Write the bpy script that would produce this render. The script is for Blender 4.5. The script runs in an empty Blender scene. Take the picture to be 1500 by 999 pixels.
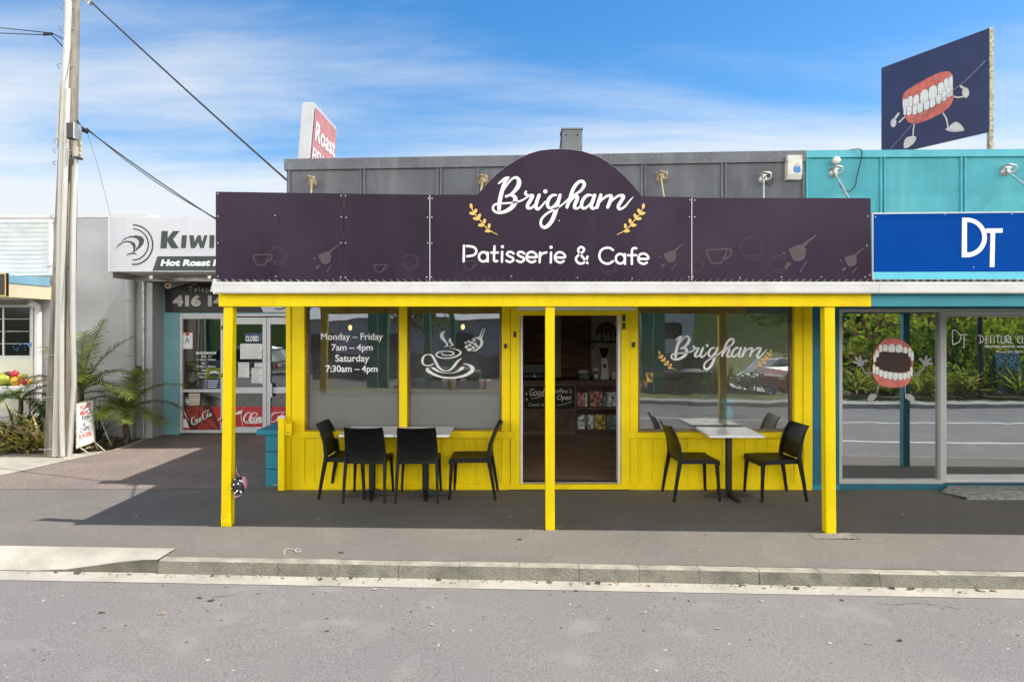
import bpy, bmesh, math, random
from mathutils import Vector, Matrix
random.seed(7)
S = bpy.context.scene
COL = S.collection
R = math.radians
F = 950.0; CX = 750.0; HY = 480.0; H = 1.9
def fx(px, Y): return (px-CX)*Y/F
def fz(py, Y): return H-(py-HY)*Y/F
# ---------------------------------------------------------------- materials
MATS = {}
def mat(name, col, rough=.6, metal=0, var=.12, scale=3, bump=0, bscale=60, spec=.5, col2=None, grain=0, gscale=250, coat=0, stretch=(1,1,1), detail=4, dirt=None, spots=None, streak=None):
    m = bpy.data.materials.new(name); m.use_nodes = True; MATS[name] = m
    nt = m.node_tree; N = nt.nodes; L = nt.links
    b = N['Principled BSDF']
    b.inputs['Roughness'].default_value = rough; b.inputs['Metallic'].default_value = metal
    b.inputs['Specular IOR Level'].default_value = spec
    if coat: b.inputs['Coat Weight'].default_value = coat; b.inputs['Coat Roughness'].default_value = .05
    tc = N.new('ShaderNodeTexCoord'); mp = N.new('ShaderNodeMapping'); mp.inputs['Scale'].default_value = stretch
    L.new(tc.outputs['Object'], mp.inputs['Vector'])
    def noise(sc, det=detail):
        n = N.new('ShaderNodeTexNoise'); n.inputs['Scale'].default_value = sc; n.inputs['Detail'].default_value = det
        L.new(mp.outputs['Vector'], n.inputs['Vector']); return n
    c2 = col2 if col2 else tuple(max(0, c*(1-var*1.6)) for c in col)
    c1 = col if col2 else tuple(min(1, c*(1+var*.6)) for c in col)
    n1 = noise(scale); r1 = N.new('ShaderNodeValToRGB')
    r1.color_ramp.elements[0].position = .34; r1.color_ramp.elements[1].position = .66
    r1.color_ramp.elements[0].color = (*c2, 1); r1.color_ramp.elements[1].color = (*c1, 1)
    L.new(n1.outputs['Fac'], r1.inputs['Fac']); out = r1.outputs['Color']
    if grain:
        n2 = noise(gscale, 3); r2 = N.new('ShaderNodeMapRange')
        r2.inputs['From Min'].default_value = .3; r2.inputs['From Max'].default_value = .7
        r2.inputs['To Min'].default_value = 1-grain; r2.inputs['To Max'].default_value = 1+grain
        L.new(n2.outputs['Fac'], r2.inputs['Value'])
        mx = N.new('ShaderNodeVectorMath'); mx.operation = 'SCALE'
        L.new(out, mx.inputs[0]); L.new(r2.outputs['Result'], mx.inputs['Scale']); out = mx.outputs['Vector']
    if dirt:   # (colour, amount, scale): real stains with ragged edges
        n3 = noise(dirt[2], 8); r3 = N.new('ShaderNodeMapRange')
        r3.inputs['From Min'].default_value = .56; r3.inputs['From Max'].default_value = .72
        r3.inputs['To Min'].default_value = 0; r3.inputs['To Max'].default_value = dirt[1]
        L.new(n3.outputs['Fac'], r3.inputs['Value'])
        mx = N.new('ShaderNodeMix'); mx.data_type = 'RGBA'
        L.new(r3.outputs['Result'], mx.inputs['Factor']); L.new(out, mx.inputs['A']); mx.inputs['B'].default_value = (*dirt[0], 1)
        out = mx.outputs['Result']
    if streak:   # (colour, amount, sx, sz): weathering runs down the surface
        mps = N.new('ShaderNodeMapping'); mps.inputs['Scale'].default_value = (streak[2], streak[2], streak[3]); L.new(tc.outputs['Object'], mps.inputs['Vector'])
        ns = N.new('ShaderNodeTexNoise'); ns.inputs['Scale'].default_value = 1; ns.inputs['Detail'].default_value = 6; ns.inputs['Roughness'].default_value = .65; L.new(mps.outputs['Vector'], ns.inputs['Vector'])
        rs_ = N.new('ShaderNodeMapRange'); rs_.inputs['From Min'].default_value = .48; rs_.inputs['From Max'].default_value = .75; rs_.inputs['To Max'].default_value = streak[1]; L.new(ns.outputs['Fac'], rs_.inputs['Value'])
        mx = N.new('ShaderNodeMix'); mx.data_type = 'RGBA'; L.new(rs_.outputs['Result'], mx.inputs['Factor']); L.new(out, mx.inputs['A']); mx.inputs['B'].default_value = (*streak[0], 1); out = mx.outputs['Result']
    if spots:
        for col_, sc_, th_ in spots:
            vo = N.new('ShaderNodeTexVoronoi'); vo.inputs['Scale'].default_value = sc_; vo.inputs['Randomness'].default_value = 1
            wn_ = noise(sc_*3, 3); ad = N.new('ShaderNodeVectorMath'); ad.operation = 'MULTIPLY_ADD'; ad.inputs[1].default_value = (.25/sc_,)*3
            L.new(wn_.outputs['Color'], ad.inputs[0]); L.new(mp.outputs['Vector'], ad.inputs[2]); L.new(ad.outputs[0], vo.inputs['Vector'])
            sp_ = N.new('ShaderNodeSeparateColor'); L.new(vo.outputs['Color'], sp_.inputs[0])
            m0 = N.new('ShaderNodeMath'); m0.operation = 'MULTIPLY'; m0.inputs[1].default_value = th_; L.new(sp_.outputs[0], m0.inputs[0])
            m1 = N.new('ShaderNodeMath'); m1.operation = 'LESS_THAN'; L.new(vo.outputs['Distance'], m1.inputs[0]); L.new(m0.outputs[0], m1.inputs[1])
            m2 = N.new('ShaderNodeMath'); m2.operation = 'GREATER_THAN'; m2.inputs[1].default_value = .55; L.new(sp_.outputs[1], m2.inputs[0])
            m3 = N.new('ShaderNodeMath'); m3.operation = 'MULTIPLY'; L.new(m1.outputs[0], m3.inputs[0]); L.new(m2.outputs[0], m3.inputs[1])
            m4 = N.new('ShaderNodeMath'); m4.operation = 'MULTIPLY'; m4.inputs[1].default_value = .75; L.new(m3.outputs[0], m4.inputs[0])
            mx = N.new('ShaderNodeMix'); mx.data_type = 'RGBA'; L.new(m4.outputs[0], mx.inputs['Factor']); L.new(out, mx.inputs['A']); mx.inputs['B'].default_value = (*col_, 1); out = mx.outputs['Result']
    L.new(out, b.inputs['Base Color'])
    if bump:
        nb = noise(bscale, 6); bp = N.new('ShaderNodeBump'); bp.inputs['Strength'].default_value = bump; bp.inputs['Distance'].default_value = .01
        L.new(nb.outputs['Fac'], bp.inputs['Height']); L.new(bp.outputs['Normal'], b.inputs['Normal'])
    return m
def glass(name, refl, tint=.6, tcol=None, rough=0.0, dust_haze=0, wav=.12):
    m = bpy.data.materials.new(name); m.use_nodes = True; MATS[name] = m
    nt = m.node_tree; N = nt.nodes; L = nt.links
    N.remove(N['Principled BSDF'])
    t = N.new('ShaderNodeBsdfTransparent'); c = tcol or (tint, tint, tint); t.inputs['Color'].default_value = (*c, 1)
    g = N.new('ShaderNodeBsdfGlossy'); g.inputs['Roughness'].default_value = rough; g.inputs['Color'].default_value = (.9, .95, .97, 1)
    lw = N.new('ShaderNodeLayerWeight'); lw.inputs['Blend'].default_value = .25
    mr = N.new('ShaderNodeMapRange'); mr.inputs['To Min'].default_value = refl; mr.inputs['To Max'].default_value = min(1, refl+.5)
    L.new(lw.outputs['Fresnel'], mr.inputs['Value'])
    tc = N.new('ShaderNodeTexCoord'); n = N.new('ShaderNodeTexNoise'); n.inputs['Scale'].default_value = .9; L.new(tc.outputs['Object'], n.inputs['Vector'])
    bp = N.new('ShaderNodeBump'); n.inputs['Scale'].default_value = 1.7; bp.inputs['Strength'].default_value = wav; bp.inputs['Distance'].default_value = .01
    L.new(n.outputs['Fac'], bp.inputs['Height']); L.new(bp.outputs['Normal'], g.inputs['Normal'])
    mx = N.new('ShaderNodeMixShader')
    L.new(mr.outputs['Result'], mx.inputs[0]); L.new(t.outputs[0], mx.inputs[1]); L.new(g.outputs[0], mx.inputs[2])
    fin = mx.outputs[0]
    if dust_haze:   # thin uneven dusty haze, painted in to make the dark panes paler
        df = N.new('ShaderNodeBsdfDiffuse'); df.inputs['Color'].default_value = (.8,.8,.76,1); n2 = N.new('ShaderNodeTexNoise'); n2.inputs['Scale'].default_value = 3; n2.inputs['Detail'].default_value = 8; L.new(tc.outputs['Object'], n2.inputs['Vector'])
        r2 = N.new('ShaderNodeMapRange'); r2.inputs['From Min'].default_value = .3; r2.inputs['From Max'].default_value = .7; r2.inputs['To Min'].default_value = dust_haze*.6; r2.inputs['To Max'].default_value = dust_haze*1.5; L.new(n2.outputs['Fac'], r2.inputs['Value'])
        m3 = N.new('ShaderNodeMixShader'); L.new(r2.outputs['Result'], m3.inputs[0]); L.new(fin, m3.inputs[1]); L.new(df.outputs[0], m3.inputs[2]); fin = m3.outputs[0]
    L.new(fin, N['Material Output'].inputs['Surface']); return m
def frosted(name, col, a):
    m = bpy.data.materials.new(name); m.use_nodes = True; MATS[name] = m
    nt = m.node_tree; N = nt.nodes; L = nt.links; p = N['Principled BSDF']; p.inputs['Base Color'].default_value = (*col, 1); p.inputs['Roughness'].default_value = .32; p.inputs['Specular IOR Level'].default_value = .9
    t = N.new('ShaderNodeBsdfTransparent'); mx = N.new('ShaderNodeMixShader'); tcf = N.new('ShaderNodeTexCoord'); sf = N.new('ShaderNodeSeparateXYZ'); L.new(tcf.outputs['Object'], sf.inputs[0])
    gf = N.new('ShaderNodeMapRange'); gf.interpolation_type = 'SMOOTHSTEP'; gf.inputs['From Min'].default_value = 1.205; gf.inputs['From Max'].default_value = 1.06; gf.inputs['To Max'].default_value = a; L.new(sf.outputs['Z'], gf.inputs['Value']); L.new(gf.outputs['Result'], mx.inputs[0])
    L.new(t.outputs[0], mx.inputs[1]); L.new(p.outputs[0], mx.inputs[2]); L.new(mx.outputs[0], N['Material Output'].inputs['Surface']); return m
def emis(name, col, s):
    m = bpy.data.materials.new(name); m.use_nodes = True; MATS[name] = m
    b = m.node_tree.nodes['Principled BSDF']; b.inputs['Base Color'].default_value = (*col, 1)
    b.inputs['Emission Color'].default_value = (*col, 1); b.inputs['Emission Strength'].default_value = s; return m
# ---------------------------------------------------------------- mesh builder
class MB:
    def __init__(s): s.v = []; s.f = []; s.m = []; s.sm = []
    def poly(s, pts, mi=0, smooth=False):
        n = len(s.v); s.v += [tuple(p) for p in pts]; s.f.append(tuple(range(n, n+len(pts)))); s.m.append(mi); s.sm.append(smooth)
    def faces(s, vs, fs, mi=0, smooth=False):
        n = len(s.v); s.v += [tuple(p) for p in vs]
        for f in fs: s.f.append(tuple(i+n for i in f)); s.m.append(mi); s.sm.append(smooth)
    def hexa(s, c, mi=0):   # 8 corners: bottom 4 (ccw), top 4
        s.faces(c, [(3,2,1,0),(4,5,6,7),(0,1,5,4),(1,2,6,5),(2,3,7,6),(3,0,4,7)], mi)
    def box(s, x0, x1, y0, y1, z0, z1, mi=0):
        x0, x1 = min(x0,x1), max(x0,x1); y0, y1 = min(y0,y1), max(y0,y1); z0, z1 = min(z0,z1), max(z0,z1)
        s.hexa([(x0,y0,z0),(x1,y0,z0),(x1,y1,z0),(x0,y1,z0),(x0,y0,z1),(x1,y0,z1),(x1,y1,z1),(x0,y1,z1)], mi)
    def pbox(s, p0, p1, q0, q1, Yf, Yb, mi=0):
        s.box(fx(p0,Yf), fx(p1,Yf), Yf, Yb, fz(q1,Yf), fz(q0,Yf), mi)
    def prism(s, pts, y0, y1, mi=0):   # pts: (x,z) outline, extruded in y
        n = len(pts); a = sum(pts[i][0]*pts[(i+1)%n][1]-pts[(i+1)%n][0]*pts[i][1] for i in range(n))
        if a < 0: pts = pts[::-1]
        vs = [(x,y0,z) for x,z in pts]+[(x,y1,z) for x,z in pts]
        s.faces(vs, [tuple(range(n)), tuple(range(2*n-1, n-1, -1))]+[(i, i+n, (i+1)%n+n, (i+1)%n) for i in range(n)], mi)
    def prismx(s, pts, x0, x1, mi=0, smooth=False):   # pts: (y,z)
        n = len(pts); a = sum(pts[i][0]*pts[(i+1)%n][1]-pts[(i+1)%n][0]*pts[i][1] for i in range(n))
        if a < 0: pts = pts[::-1]
        vs = [(x0,y,z) for y,z in pts]+[(x1,y,z) for y,z in pts]
        s.faces(vs, [tuple(range(n-1,-1,-1)), tuple(range(n, 2*n))], mi)
        s.faces(vs, [(i, (i+1)%n, (i+1)%n+n, i+n) for i in range(n)], mi, smooth)
    def tube(s, path, r, mi=0, seg=8, cap=True):
        P = [Vector(p) for p in path]; n = len(P)
        rs = r if isinstance(r, (list, tuple)) else [r]*n
        up = Vector((0,0,1)); rings = []; pt = None
        for i in range(n):
            t = (P[min(i+1,n-1)]-P[max(i-1,0)]).normalized()
            if pt is None:
                u = t.cross(up)
                if u.length < .05: u = t.cross(Vector((1,0,0)))
                u.normalize()
            else:
                u = (u-t*u.dot(t)).normalized()
            pt = t; w = t.cross(u)
            rings.append([P[i]+(u*math.cos(a)+w*math.sin(a))*rs[i] for a in [2*math.pi*k/seg for k in range(seg)]])
        vs = [p for rg in rings for p in rg]
        fs = [(i*seg+k, (i+1)*seg+k, (i+1)*seg+(k+1)%seg, i*seg+(k+1)%seg) for i in range(n-1) for k in range(seg)]
        s.faces(vs, fs, mi, True)
        if cap: s.poly(rings[0], mi); s.poly(rings[-1][::-1], mi)
    def lathe(s, prof, c=(0,0,0), mi=0, seg=16, axis='z'):
        vs = []; n = len(prof)
        for r, h in prof:
            for k in range(seg):
                a = 2*math.pi*k/seg; p = (r*math.cos(a), r*math.sin(a), h)
                if axis == 'y': p = (p[0], p[2], p[1])
                if axis == 'x': p = (p[2], p[0], p[1])
                vs.append((c[0]+p[0], c[1]+p[1], c[2]+p[2]))
        s.faces(vs, [(i*seg+k, i*seg+(k+1)%seg, (i+1)*seg+(k+1)%seg, (i+1)*seg+k) for i in range(n-1) for k in range(seg)], mi, True)
    def ball(s, c, r, mi=0, seg=12, rings=8, sc=(1,1,1), noise=0):
        vs = []; fs = []
        for i in range(rings+1):
            th = math.pi*i/rings
            for k in range(seg):
                a = 2*math.pi*k/seg; q = 1+random.uniform(-noise, noise) if 0 < i < rings else 1
                vs.append((c[0]+r*q*sc[0]*math.sin(th)*math.cos(a), c[1]+r*q*sc[1]*math.sin(th)*math.sin(a), c[2]+r*q*sc[2]*math.cos(th)))
        for i in range(rings):
            for k in range(seg): fs.append((i*seg+k, (i+1)*seg+k, (i+1)*seg+(k+1)%seg, i*seg+(k+1)%seg))
        s.faces(vs, fs, mi, True)
    def build(s, name, mats, parent=None, bevel=0, off=(0,0,0)):
        me = bpy.data.meshes.new(name)
        pl = Vector(off) if parent is None else Vector(parent.get('_l', (0,0,0)))
        me.from_pydata([(v[0]-pl.x, v[1]-pl.y, v[2]-pl.z) for v in s.v], [], s.f)
        for mm in (mats if isinstance(mats, (list, tuple)) else [mats]): me.materials.append(MATS[mm])
        me.polygons.foreach_set('material_index', s.m); me.polygons.foreach_set('use_smooth', s.sm)
        me.validate(); me.update()
        o = bpy.data.objects.new(name, me); COL.objects.link(o)
        if parent is not None: o.parent = parent; o['_l'] = tuple(pl)
        if bevel:
            md = o.modifiers.new('Bevel', 'BEVEL'); md.width = bevel; md.segments = 2; md.limit_method = 'ANGLE'; md.angle_limit = R(40)
        return o
def tag(o, label=None, cat=None, group=None, kind=None):
    if label: o['label'] = label
    if cat: o['category'] = cat
    if group: o['group'] = group
    if kind: o['kind'] = kind
    return o
def thing(name, label, cat, loc=(0,0,0), rz=0, group=None, local=False):
    o = bpy.data.objects.new(name, None); COL.objects.link(o); o.location = loc; o.rotation_euler = (0,0,rz); o.empty_display_size = .1
    o['_l'] = (0.,0.,0.) if local else tuple(float(c) for c in loc)
    return tag(o, label, cat, group)
def struct(name, mb, m, bevel=0): return tag(mb.build(name, m, None, bevel), kind='structure')
def sub(o, parent):   # make o a child of a mesh part sharing the same origin
    o.parent = parent; return o
def copy_tree(o, parent=None):
    c = o.copy(); COL.objects.link(c)
    if parent is not None: c.parent = parent
    for ch in list(o.children): copy_tree(ch, c)
    return c
def rot_pts(pts, c, a):
    return [(c[0]+(x-c[0])*math.cos(a)-(y-c[1])*math.sin(a), c[1]+(x-c[0])*math.sin(a)+(y-c[1])*math.cos(a)) for x, y in pts]
# ---------------------------------------------------------------- flat graphics on a real surface
_txt = {}
def text_geo(s, bold=0, shear=0, space=1):
    k = (s, bold, shear, space)
    if k in _txt: return _txt[k]
    cu = bpy.data.curves.new('t', 'FONT'); cu.body = s; cu.offset = bold; cu.shear = shear; cu.space_character = space; cu.resolution_u = 4
    ob = bpy.data.objects.new('t', cu); COL.objects.link(ob)
    dg = bpy.context.evaluated_depsgraph_get(); dg.update()
    me = bpy.data.meshes.new_from_object(ob.evaluated_get(dg))
    vs = [(v.co.x, v.co.y) for v in me.vertices]; fs = [tuple(p.vertices) for p in me.polygons]
    bpy.data.objects.remove(ob); bpy.data.curves.remove(cu); bpy.data.meshes.remove(me)
    x0 = min(v[0] for v in vs); x1 = max(v[0] for v in vs); y0 = min(v[1] for v in vs); y1 = max(v[1] for v in vs)
    _txt[k] = ([((x-x0)/(x1-x0), (y1-y)/(y1-y0)) for x, y in vs], fs); return _txt[k]
def smooth(pts, n=8):
    out = []; m = len(pts)
    for i in range(m-1):
        p = [pts[max(i-1,0)], pts[i], pts[i+1], pts[min(i+2,m-1)]]
        for k in range(n):
            t = k/n
            out.append(tuple(.5*(2*b+(c-a)*t+(2*a-5*b+4*c-d)*t*t+(3*b-a-3*c+d)*t**3) for a, b, c, d in zip(*p)))
    out.append(tuple(pts[-1])); return out
class Art:
    """graphics given in photo pixels, laid onto a plane (point p0, normal n) in the scene"""
    def __init__(s, p0, n, org=(0,0), sc=1.0, base=.003):
        s.p0 = Vector(p0); s.n = Vector(n).normalized(); s.org = org; s.sc = sc; s.g = {}; s.k = 0; s.base = base
    def W(s, x, y, off):
        px = s.org[0]+x/s.sc; py = s.org[1]+y/s.sc
        d = Vector(((px-CX)/F, 1, -(py-HY)/F)); o = Vector((0,0,H)); q = s.p0+s.n*off
        return o+d*((q-o).dot(s.n)/d.dot(s.n))
    def _o(s): s.k += 1; return s.base+s.k*.00025
    def mb(s, m): return s.g.setdefault(m, MB())
    def poly(s, pts, m, rnd=False):
        o = s._o()
        if rnd: pts = smooth(list(pts)+[pts[0]], 4)[:-1]
        w = [s.W(x, y, o) for x, y in pts]
        a = sum(pts[i][0]*pts[(i+1)%len(pts)][1]-pts[(i+1)%len(pts)][0]*pts[i][1] for i in range(len(pts)))
        s.mb(m).poly(w if a < 0 else w[::-1], 0)
    def ell(s, cx, cy, rx, ry, m, a=0, n=18):
        s.poly(rot_pts([(cx+rx*math.cos(t), cy+ry*math.sin(t)) for t in [2*math.pi*k/n for k in range(n)]], (cx, cy), a), m)
    def stroke(s, pts, m, w=None, sm=True, rnd=True):
        P = [(p[0], p[1], p[2] if len(p) > 2 else w) for p in pts]
        if sm and len(P) > 2: P = smooth(P, 8)
        o = s._o(); L = []; Rr = []; n = len(P)
        for i in range(n):
            a = P[max(i-1,0)]; b = P[min(i+1,n-1)]; dx = b[0]-a[0]; dy = b[1]-a[1]; l = math.hypot(dx, dy) or 1
            nx, ny = -dy/l, dx/l; h = max(P[i][2], .5)/2
            L.append((P[i][0]+nx*h, P[i][1]+ny*h)); Rr.append((P[i][0]-nx*h, P[i][1]-ny*h))
        vs = [s.W(x, y, o) for x, y in L]+[s.W(x, y, o) for x, y in Rr]
        s.mb(m).faces(vs, [(i, i+1, n+i+1, n+i) for i in range(n-1)])
        if rnd:
            for e in (0, -1):
                if P[e][2] > 3: s.ell(P[e][0], P[e][1], P[e][2]/2, P[e][2]/2, m, n=10)
    def text(s, t, x0, y0, x1, y1, m, bold=0, shear=0, space=1, rot=0):
        vs, fs = text_geo(t, bold, shear, space); o = s._o()
        P = [(x0+u*(x1-x0), y0+v*(y1-y0)) for u, v in vs]
        if rot: P = rot_pts(P, ((x0+x1)/2, (y0+y1)/2), rot)
        s.mb(m).faces([s.W(x, y, o) for x, y in P], fs)
    def build(s, name, parent, label=None):
        r = []
        for m, mb in s.g.items():
            o = mb.build(name, m, parent)
            if label: o['label'] = label
            r.append(o)
        return r
def front(Y, org=(0,0), sc=1.0, base=.003): return Art((0,Y,0), (0,-1,0), org, sc, base)
# ---------------------------------------------------------------- material list
mat('asphalt_road', (.205,.19,.18), .9, var=.06, scale=.8, bump=.5, bscale=150, grain=.32, gscale=95, col2=(.182,.172,.167), dirt=((.30,.285,.27), .4, 2.6), spots=(((.06,.055,.05), 1.3, .06), ((.07,.06,.055), 7, .12), ((.55,.52,.48), 9, .10), ((.07,.06,.055), 22, .16)), streak=((.155,.147,.142), .5, .35, 3))
mat('asphalt_path', (.178,.16,.138), .92, var=.07, scale=1.1, bump=.5, bscale=150, grain=.34, gscale=110, col2=(.15,.137,.12), dirt=((.205,.185,.16), .5, 2.3), spots=(((.08,.075,.07), 2.2, .07), ((.45,.43,.38), 4, .06), ((.08,.07,.06), 9, .12), ((.42,.4,.36), 16, .10)), streak=((.125,.115,.103), .5, .9, 2.2))
mat('pavers', (.235,.185,.155), .9, var=.18, scale=1.6, bump=.8, bscale=90, grain=.5, gscale=60, col2=(.185,.15,.132), dirt=((.24,.155,.13), .4, 1.1))
mat('concrete_pale', (.42,.385,.325), .85, var=.12, scale=3, bump=.5, bscale=70, grain=.16, gscale=100, dirt=((.27,.245,.2), .75, 2.6), spots=(((.15,.13,.1), 6, .08),), streak=((.32,.29,.24), .6, .8, 5))
mat('kerb_concrete', (.36,.325,.265), .9, var=.22, scale=5, bump=.8, bscale=70, grain=.16, gscale=90, dirt=((.25,.24,.21), .7, 3.5))
mat('kerb_face_dark', (.25,.235,.195), .9, var=.25, scale=4, bump=.8, bscale=70, grain=.15, gscale=90, dirt=((.09,.09,.085), .8, 4))  # darker tone than the kerb top, for upright faces and joints, with stains
mat('patch_mix', (.22,.2,.175), .95, var=.2, scale=20, grain=.3, gscale=80, bump=.6)
mat('soil', (.13,.09,.06), .95, var=.5, scale=25, bump=1, bscale=60, grain=.5, gscale=60)
mat('yellow', (.9,.675,.0), .55, var=.03, scale=4, bump=.12, bscale=30, spec=.2, dirt=((.66,.48,.01), .45, 2.6), spots=(((.3,.24,.05), 5, .05), ((.25,.2,.08), 14, .10)), streak=((.72,.53,.01), .5, 9, .8))
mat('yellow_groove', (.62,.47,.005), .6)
mat('white_paint', (.72,.72,.715), .4, var=.05, streak=((.58,.55,.5), .5, 7, 4), dirt=((.6,.58,.52), .4, 5))
mat('aluminium', (.62,.63,.66), .38, metal=.0, var=.04)
mat('alu_warm', (.42,.42,.42), .4, var=.04)
mat('sign_purple', (.030,.0145,.037), .30, streak=((.046,.03,.056), .7, 1.2, .5), var=.25, scale=.7, spec=.11, dirt=((.06,.045,.06), .3, .9))
mat('sign_white', (.82,.82,.84), .45, var=.02)
mat('gold', (.8,.5,.12), .5, var=.05)
mat('duct_grey', (.16,.165,.175), .55, metal=.2, var=.1, scale=6)
mat('sticker_limb', (.3,.3,.31), .5, var=.15)
mat('motif', (.062,.042,.052), .5, var=.1)
mat('motif_faint', (.034,.022,.037), .5, var=.1)
mat('sign_blue', (.0,.06,.33), .45, var=.08, scale=.6, spec=.03)
mat('sign_cyan', (.10,.52,.68), .45, var=.05)
mat('parapet_grey', streak=((.20,.21,.225), .7, 4, .5), col=(.125,.133,.152), rough=.8, var=.14, scale=2, bump=.8, bscale=22, dirt=((.09,.095,.105), .5, 2.5))
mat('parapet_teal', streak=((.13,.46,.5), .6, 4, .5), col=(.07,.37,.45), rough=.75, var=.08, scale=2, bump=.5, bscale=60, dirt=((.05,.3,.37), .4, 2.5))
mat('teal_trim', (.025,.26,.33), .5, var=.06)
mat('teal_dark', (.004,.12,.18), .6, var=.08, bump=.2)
mat('block_blue', (.015,.22,.32), .7, var=.1, bump=.5, bscale=40)
mat('shop_blue', (.2,.42,.48), .75, var=.08, bump=.4, bscale=40)
mat('black_plastic', (.006,.006,.007), .45, spec=.25, var=.2, scale=10, bump=.15, bscale=300)
mat('black_metal', (.012,.012,.013), .4, var=.1)
mat('table_white', (.72,.72,.75), .3, var=.04, scale=20)
mat('steel', (.45,.45,.44), .35, metal=.9, var=.2, scale=30)
mat('galv', (.5,.5,.48), .4, metal=.6, var=.2, scale=12, dirt=((.3,.2,.12), .5, 8))
mat('rusty', (.55,.45,.28), .6, metal=.3, var=.5, scale=30, col2=(.16,.1,.05))
mat('checker', (.42,.42,.41), .45, metal=.7, var=.3, scale=20, bump=.6, bscale=50)
mat('render_grey', (.44,.44,.455), .85, streak=((.38,.38,.385), .5, 3, .4), var=.05, scale=1.5, bump=.15, bscale=90, dirt=((.4,.4,.41), .4, 1.4))
mat('render_white', (.66,.65,.63), .8, var=.05)
mat('cream', (.72,.62,.43), .7, var=.06)
mat('panel_cream', (.66,.68,.58), .7, var=.06)
mat('blue_strip', (.22,.42,.55), .6)
mat('corrugated', (.66,.66,.65), .6, metal=.0, var=.06)
mat('roof_iron', (.33,.32,.27), .5, metal=.4, var=.25, scale=10, dirt=((.12,.08,.05), .7, 12))
mat('soffit', (.42,.42,.40), .7, var=.05)
mat('sign_silver', (.58,.59,.65), .4, streak=((.48,.48,.52), .4, 5, .5), var=.04, scale=1)
mat('charcoal', (.02,.035,.038), .5, var=.1)
mat('phone_black', (.018,.016,.018), .5, var=.1)
mat('phone_text', (.52,.5,.47), .6)
mat('soffit_cream', (.66,.61,.53), .7, var=.06)
mat('red', (.62,.03,.03), .5, var=.08)
mat('pylon_grey', (.5,.51,.54), .6, var=.06)
mat('red_faded', (.5,.2,.2), .5, var=.1)
mat('red_paint', (.5,.02,.03), .4)
mat('cola_glass', (.12,.02,.015), .3, var=.5, scale=20)
mat('cola_red', (.34,.045,.03), .4, var=.4, scale=25)
mat('paper', (.75,.76,.76), .7, var=.03)
mat('ink', (.03,.03,.04), .6)
mat('ink_grey', (.35,.36,.38), .6)
mat('ink_blue', (.03,.06,.16), .5)
mat('ink_green', (.02,.2,.15), .5)
mat('gum', (.62,.15,.115), .4, var=.15, scale=12)
mat('gum_deep', (.5,.07,.06), .4, var=.1)
mat('tooth', (.74,.75,.73), .35, var=.07, scale=25)
mat('tooth_edge', (.2,.2,.2), .5)
mat('mouth', (.03,.008,.006), .6)
mat('glove', (.62,.6,.58), .5, var=.1, scale=15)
mat('billboard', (.022,.03,.10), .4, var=.12, scale=1)
mat('pole_wood', (.30,.26,.21), .9, var=.35, scale=6, stretch=(1,1,.12), bump=.8, bscale=30, grain=.25, gscale=50, dirt=((.5,.47,.4), .5, 5))
mat('conduit', (.56,.55,.51), .5, var=.06, streak=((.36,.33,.28), .7, 14, .8))
mat('cable', (.02,.02,.022), .6)
mat('timber', (.2,.13,.08), .6, var=.3, scale=3, stretch=(1,8,1))
mat('cafe_floor', (.42,.27,.175), .4, var=.3, scale=3, stretch=(.4,6,1))
mat('cafe_panel', (.2,.09,.05), .7, var=.3, scale=4, stretch=(.5,1,6))
mat('cafe_wall', (.6,.55,.48), .8, var=.06)
mat('cafe_counter', (.12,.06,.04), .6, var=.3, scale=4)
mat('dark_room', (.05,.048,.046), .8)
mat('chalkboard', (.012,.013,.013), .7)
mat('chalk', (.85,.83,.78), .8)
mat('wood_frame', (.18,.11,.07), .6)
mat('bulb', (1,.6,.25), .3); emis('lit_bulb', (1,.5,.18), 2.2)
mat('palm', (.2,.26,.04), .5, var=.4, scale=6, spec=.3)
mat('palm_dark', (.09,.15,.035), .5, var=.4, scale=6, spec=.3)
mat('flax_yellow', (.62,.55,.14), .5, var=.4, scale=12, spec=.3)
mat('flax_green', (.17,.21,.05), .5, var=.4, scale=12, spec=.3)
mat('flax_bronze', (.26,.17,.09), .6, var=.5, scale=14)
mat('dry_leaf', (.48,.35,.2), .9, var=.4, scale=14)
mat('leaf_a', (.13,.23,.03), .7, spec=.15, var=.5, scale=4)
mat('leaf_b', (.2,.3,.04), .7, spec=.15, var=.5, scale=4)
mat('leaf_c', (.08,.15,.03), .7, spec=.15, var=.5, scale=4)
mat('leaf_lime', (.4,.48,.06), .7, spec=.15, var=.4, scale=4)
mat('grass', (.17,.2,.06), .95, var=.4, scale=6, bump=1, bscale=80, grain=.4, gscale=80)
mat('bark', (.12,.09,.06), .9, var=.4, scale=10)
mat('green_paint', (.0,.16,.07), .4, var=.05)
mat('lime_paint', (.35,.5,.05), .4)
mat('fence_wood', (.13,.115,.10), .9, var=.3, scale=5, stretch=(3,3,.3))
mat('car_black', (.012,.014,.02), .2, coat=1); mat('car_red', (.35,.02,.015), .25, coat=1); mat('car_white', (.7,.7,.7), .25, coat=1)
mat('car_silver', (.3,.32,.34), .25, metal=.5, coat=1)
mat('tyre', (.015,.015,.015), .8); mat('car_glass', (.01,.012,.014), .08, spec=.5); mat('lamp_clear', (.7,.7,.7), .1); mat('lamp_red', (.4,.01,.01), .2)
mat('line_white', (.75,.75,.72), .7, var=.08)
mat('pink', (.6,.25,.4), .6); mat('cloth_black', (.02,.02,.025), .7); mat('brick_far', (.25,.08,.06), .8)
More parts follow.
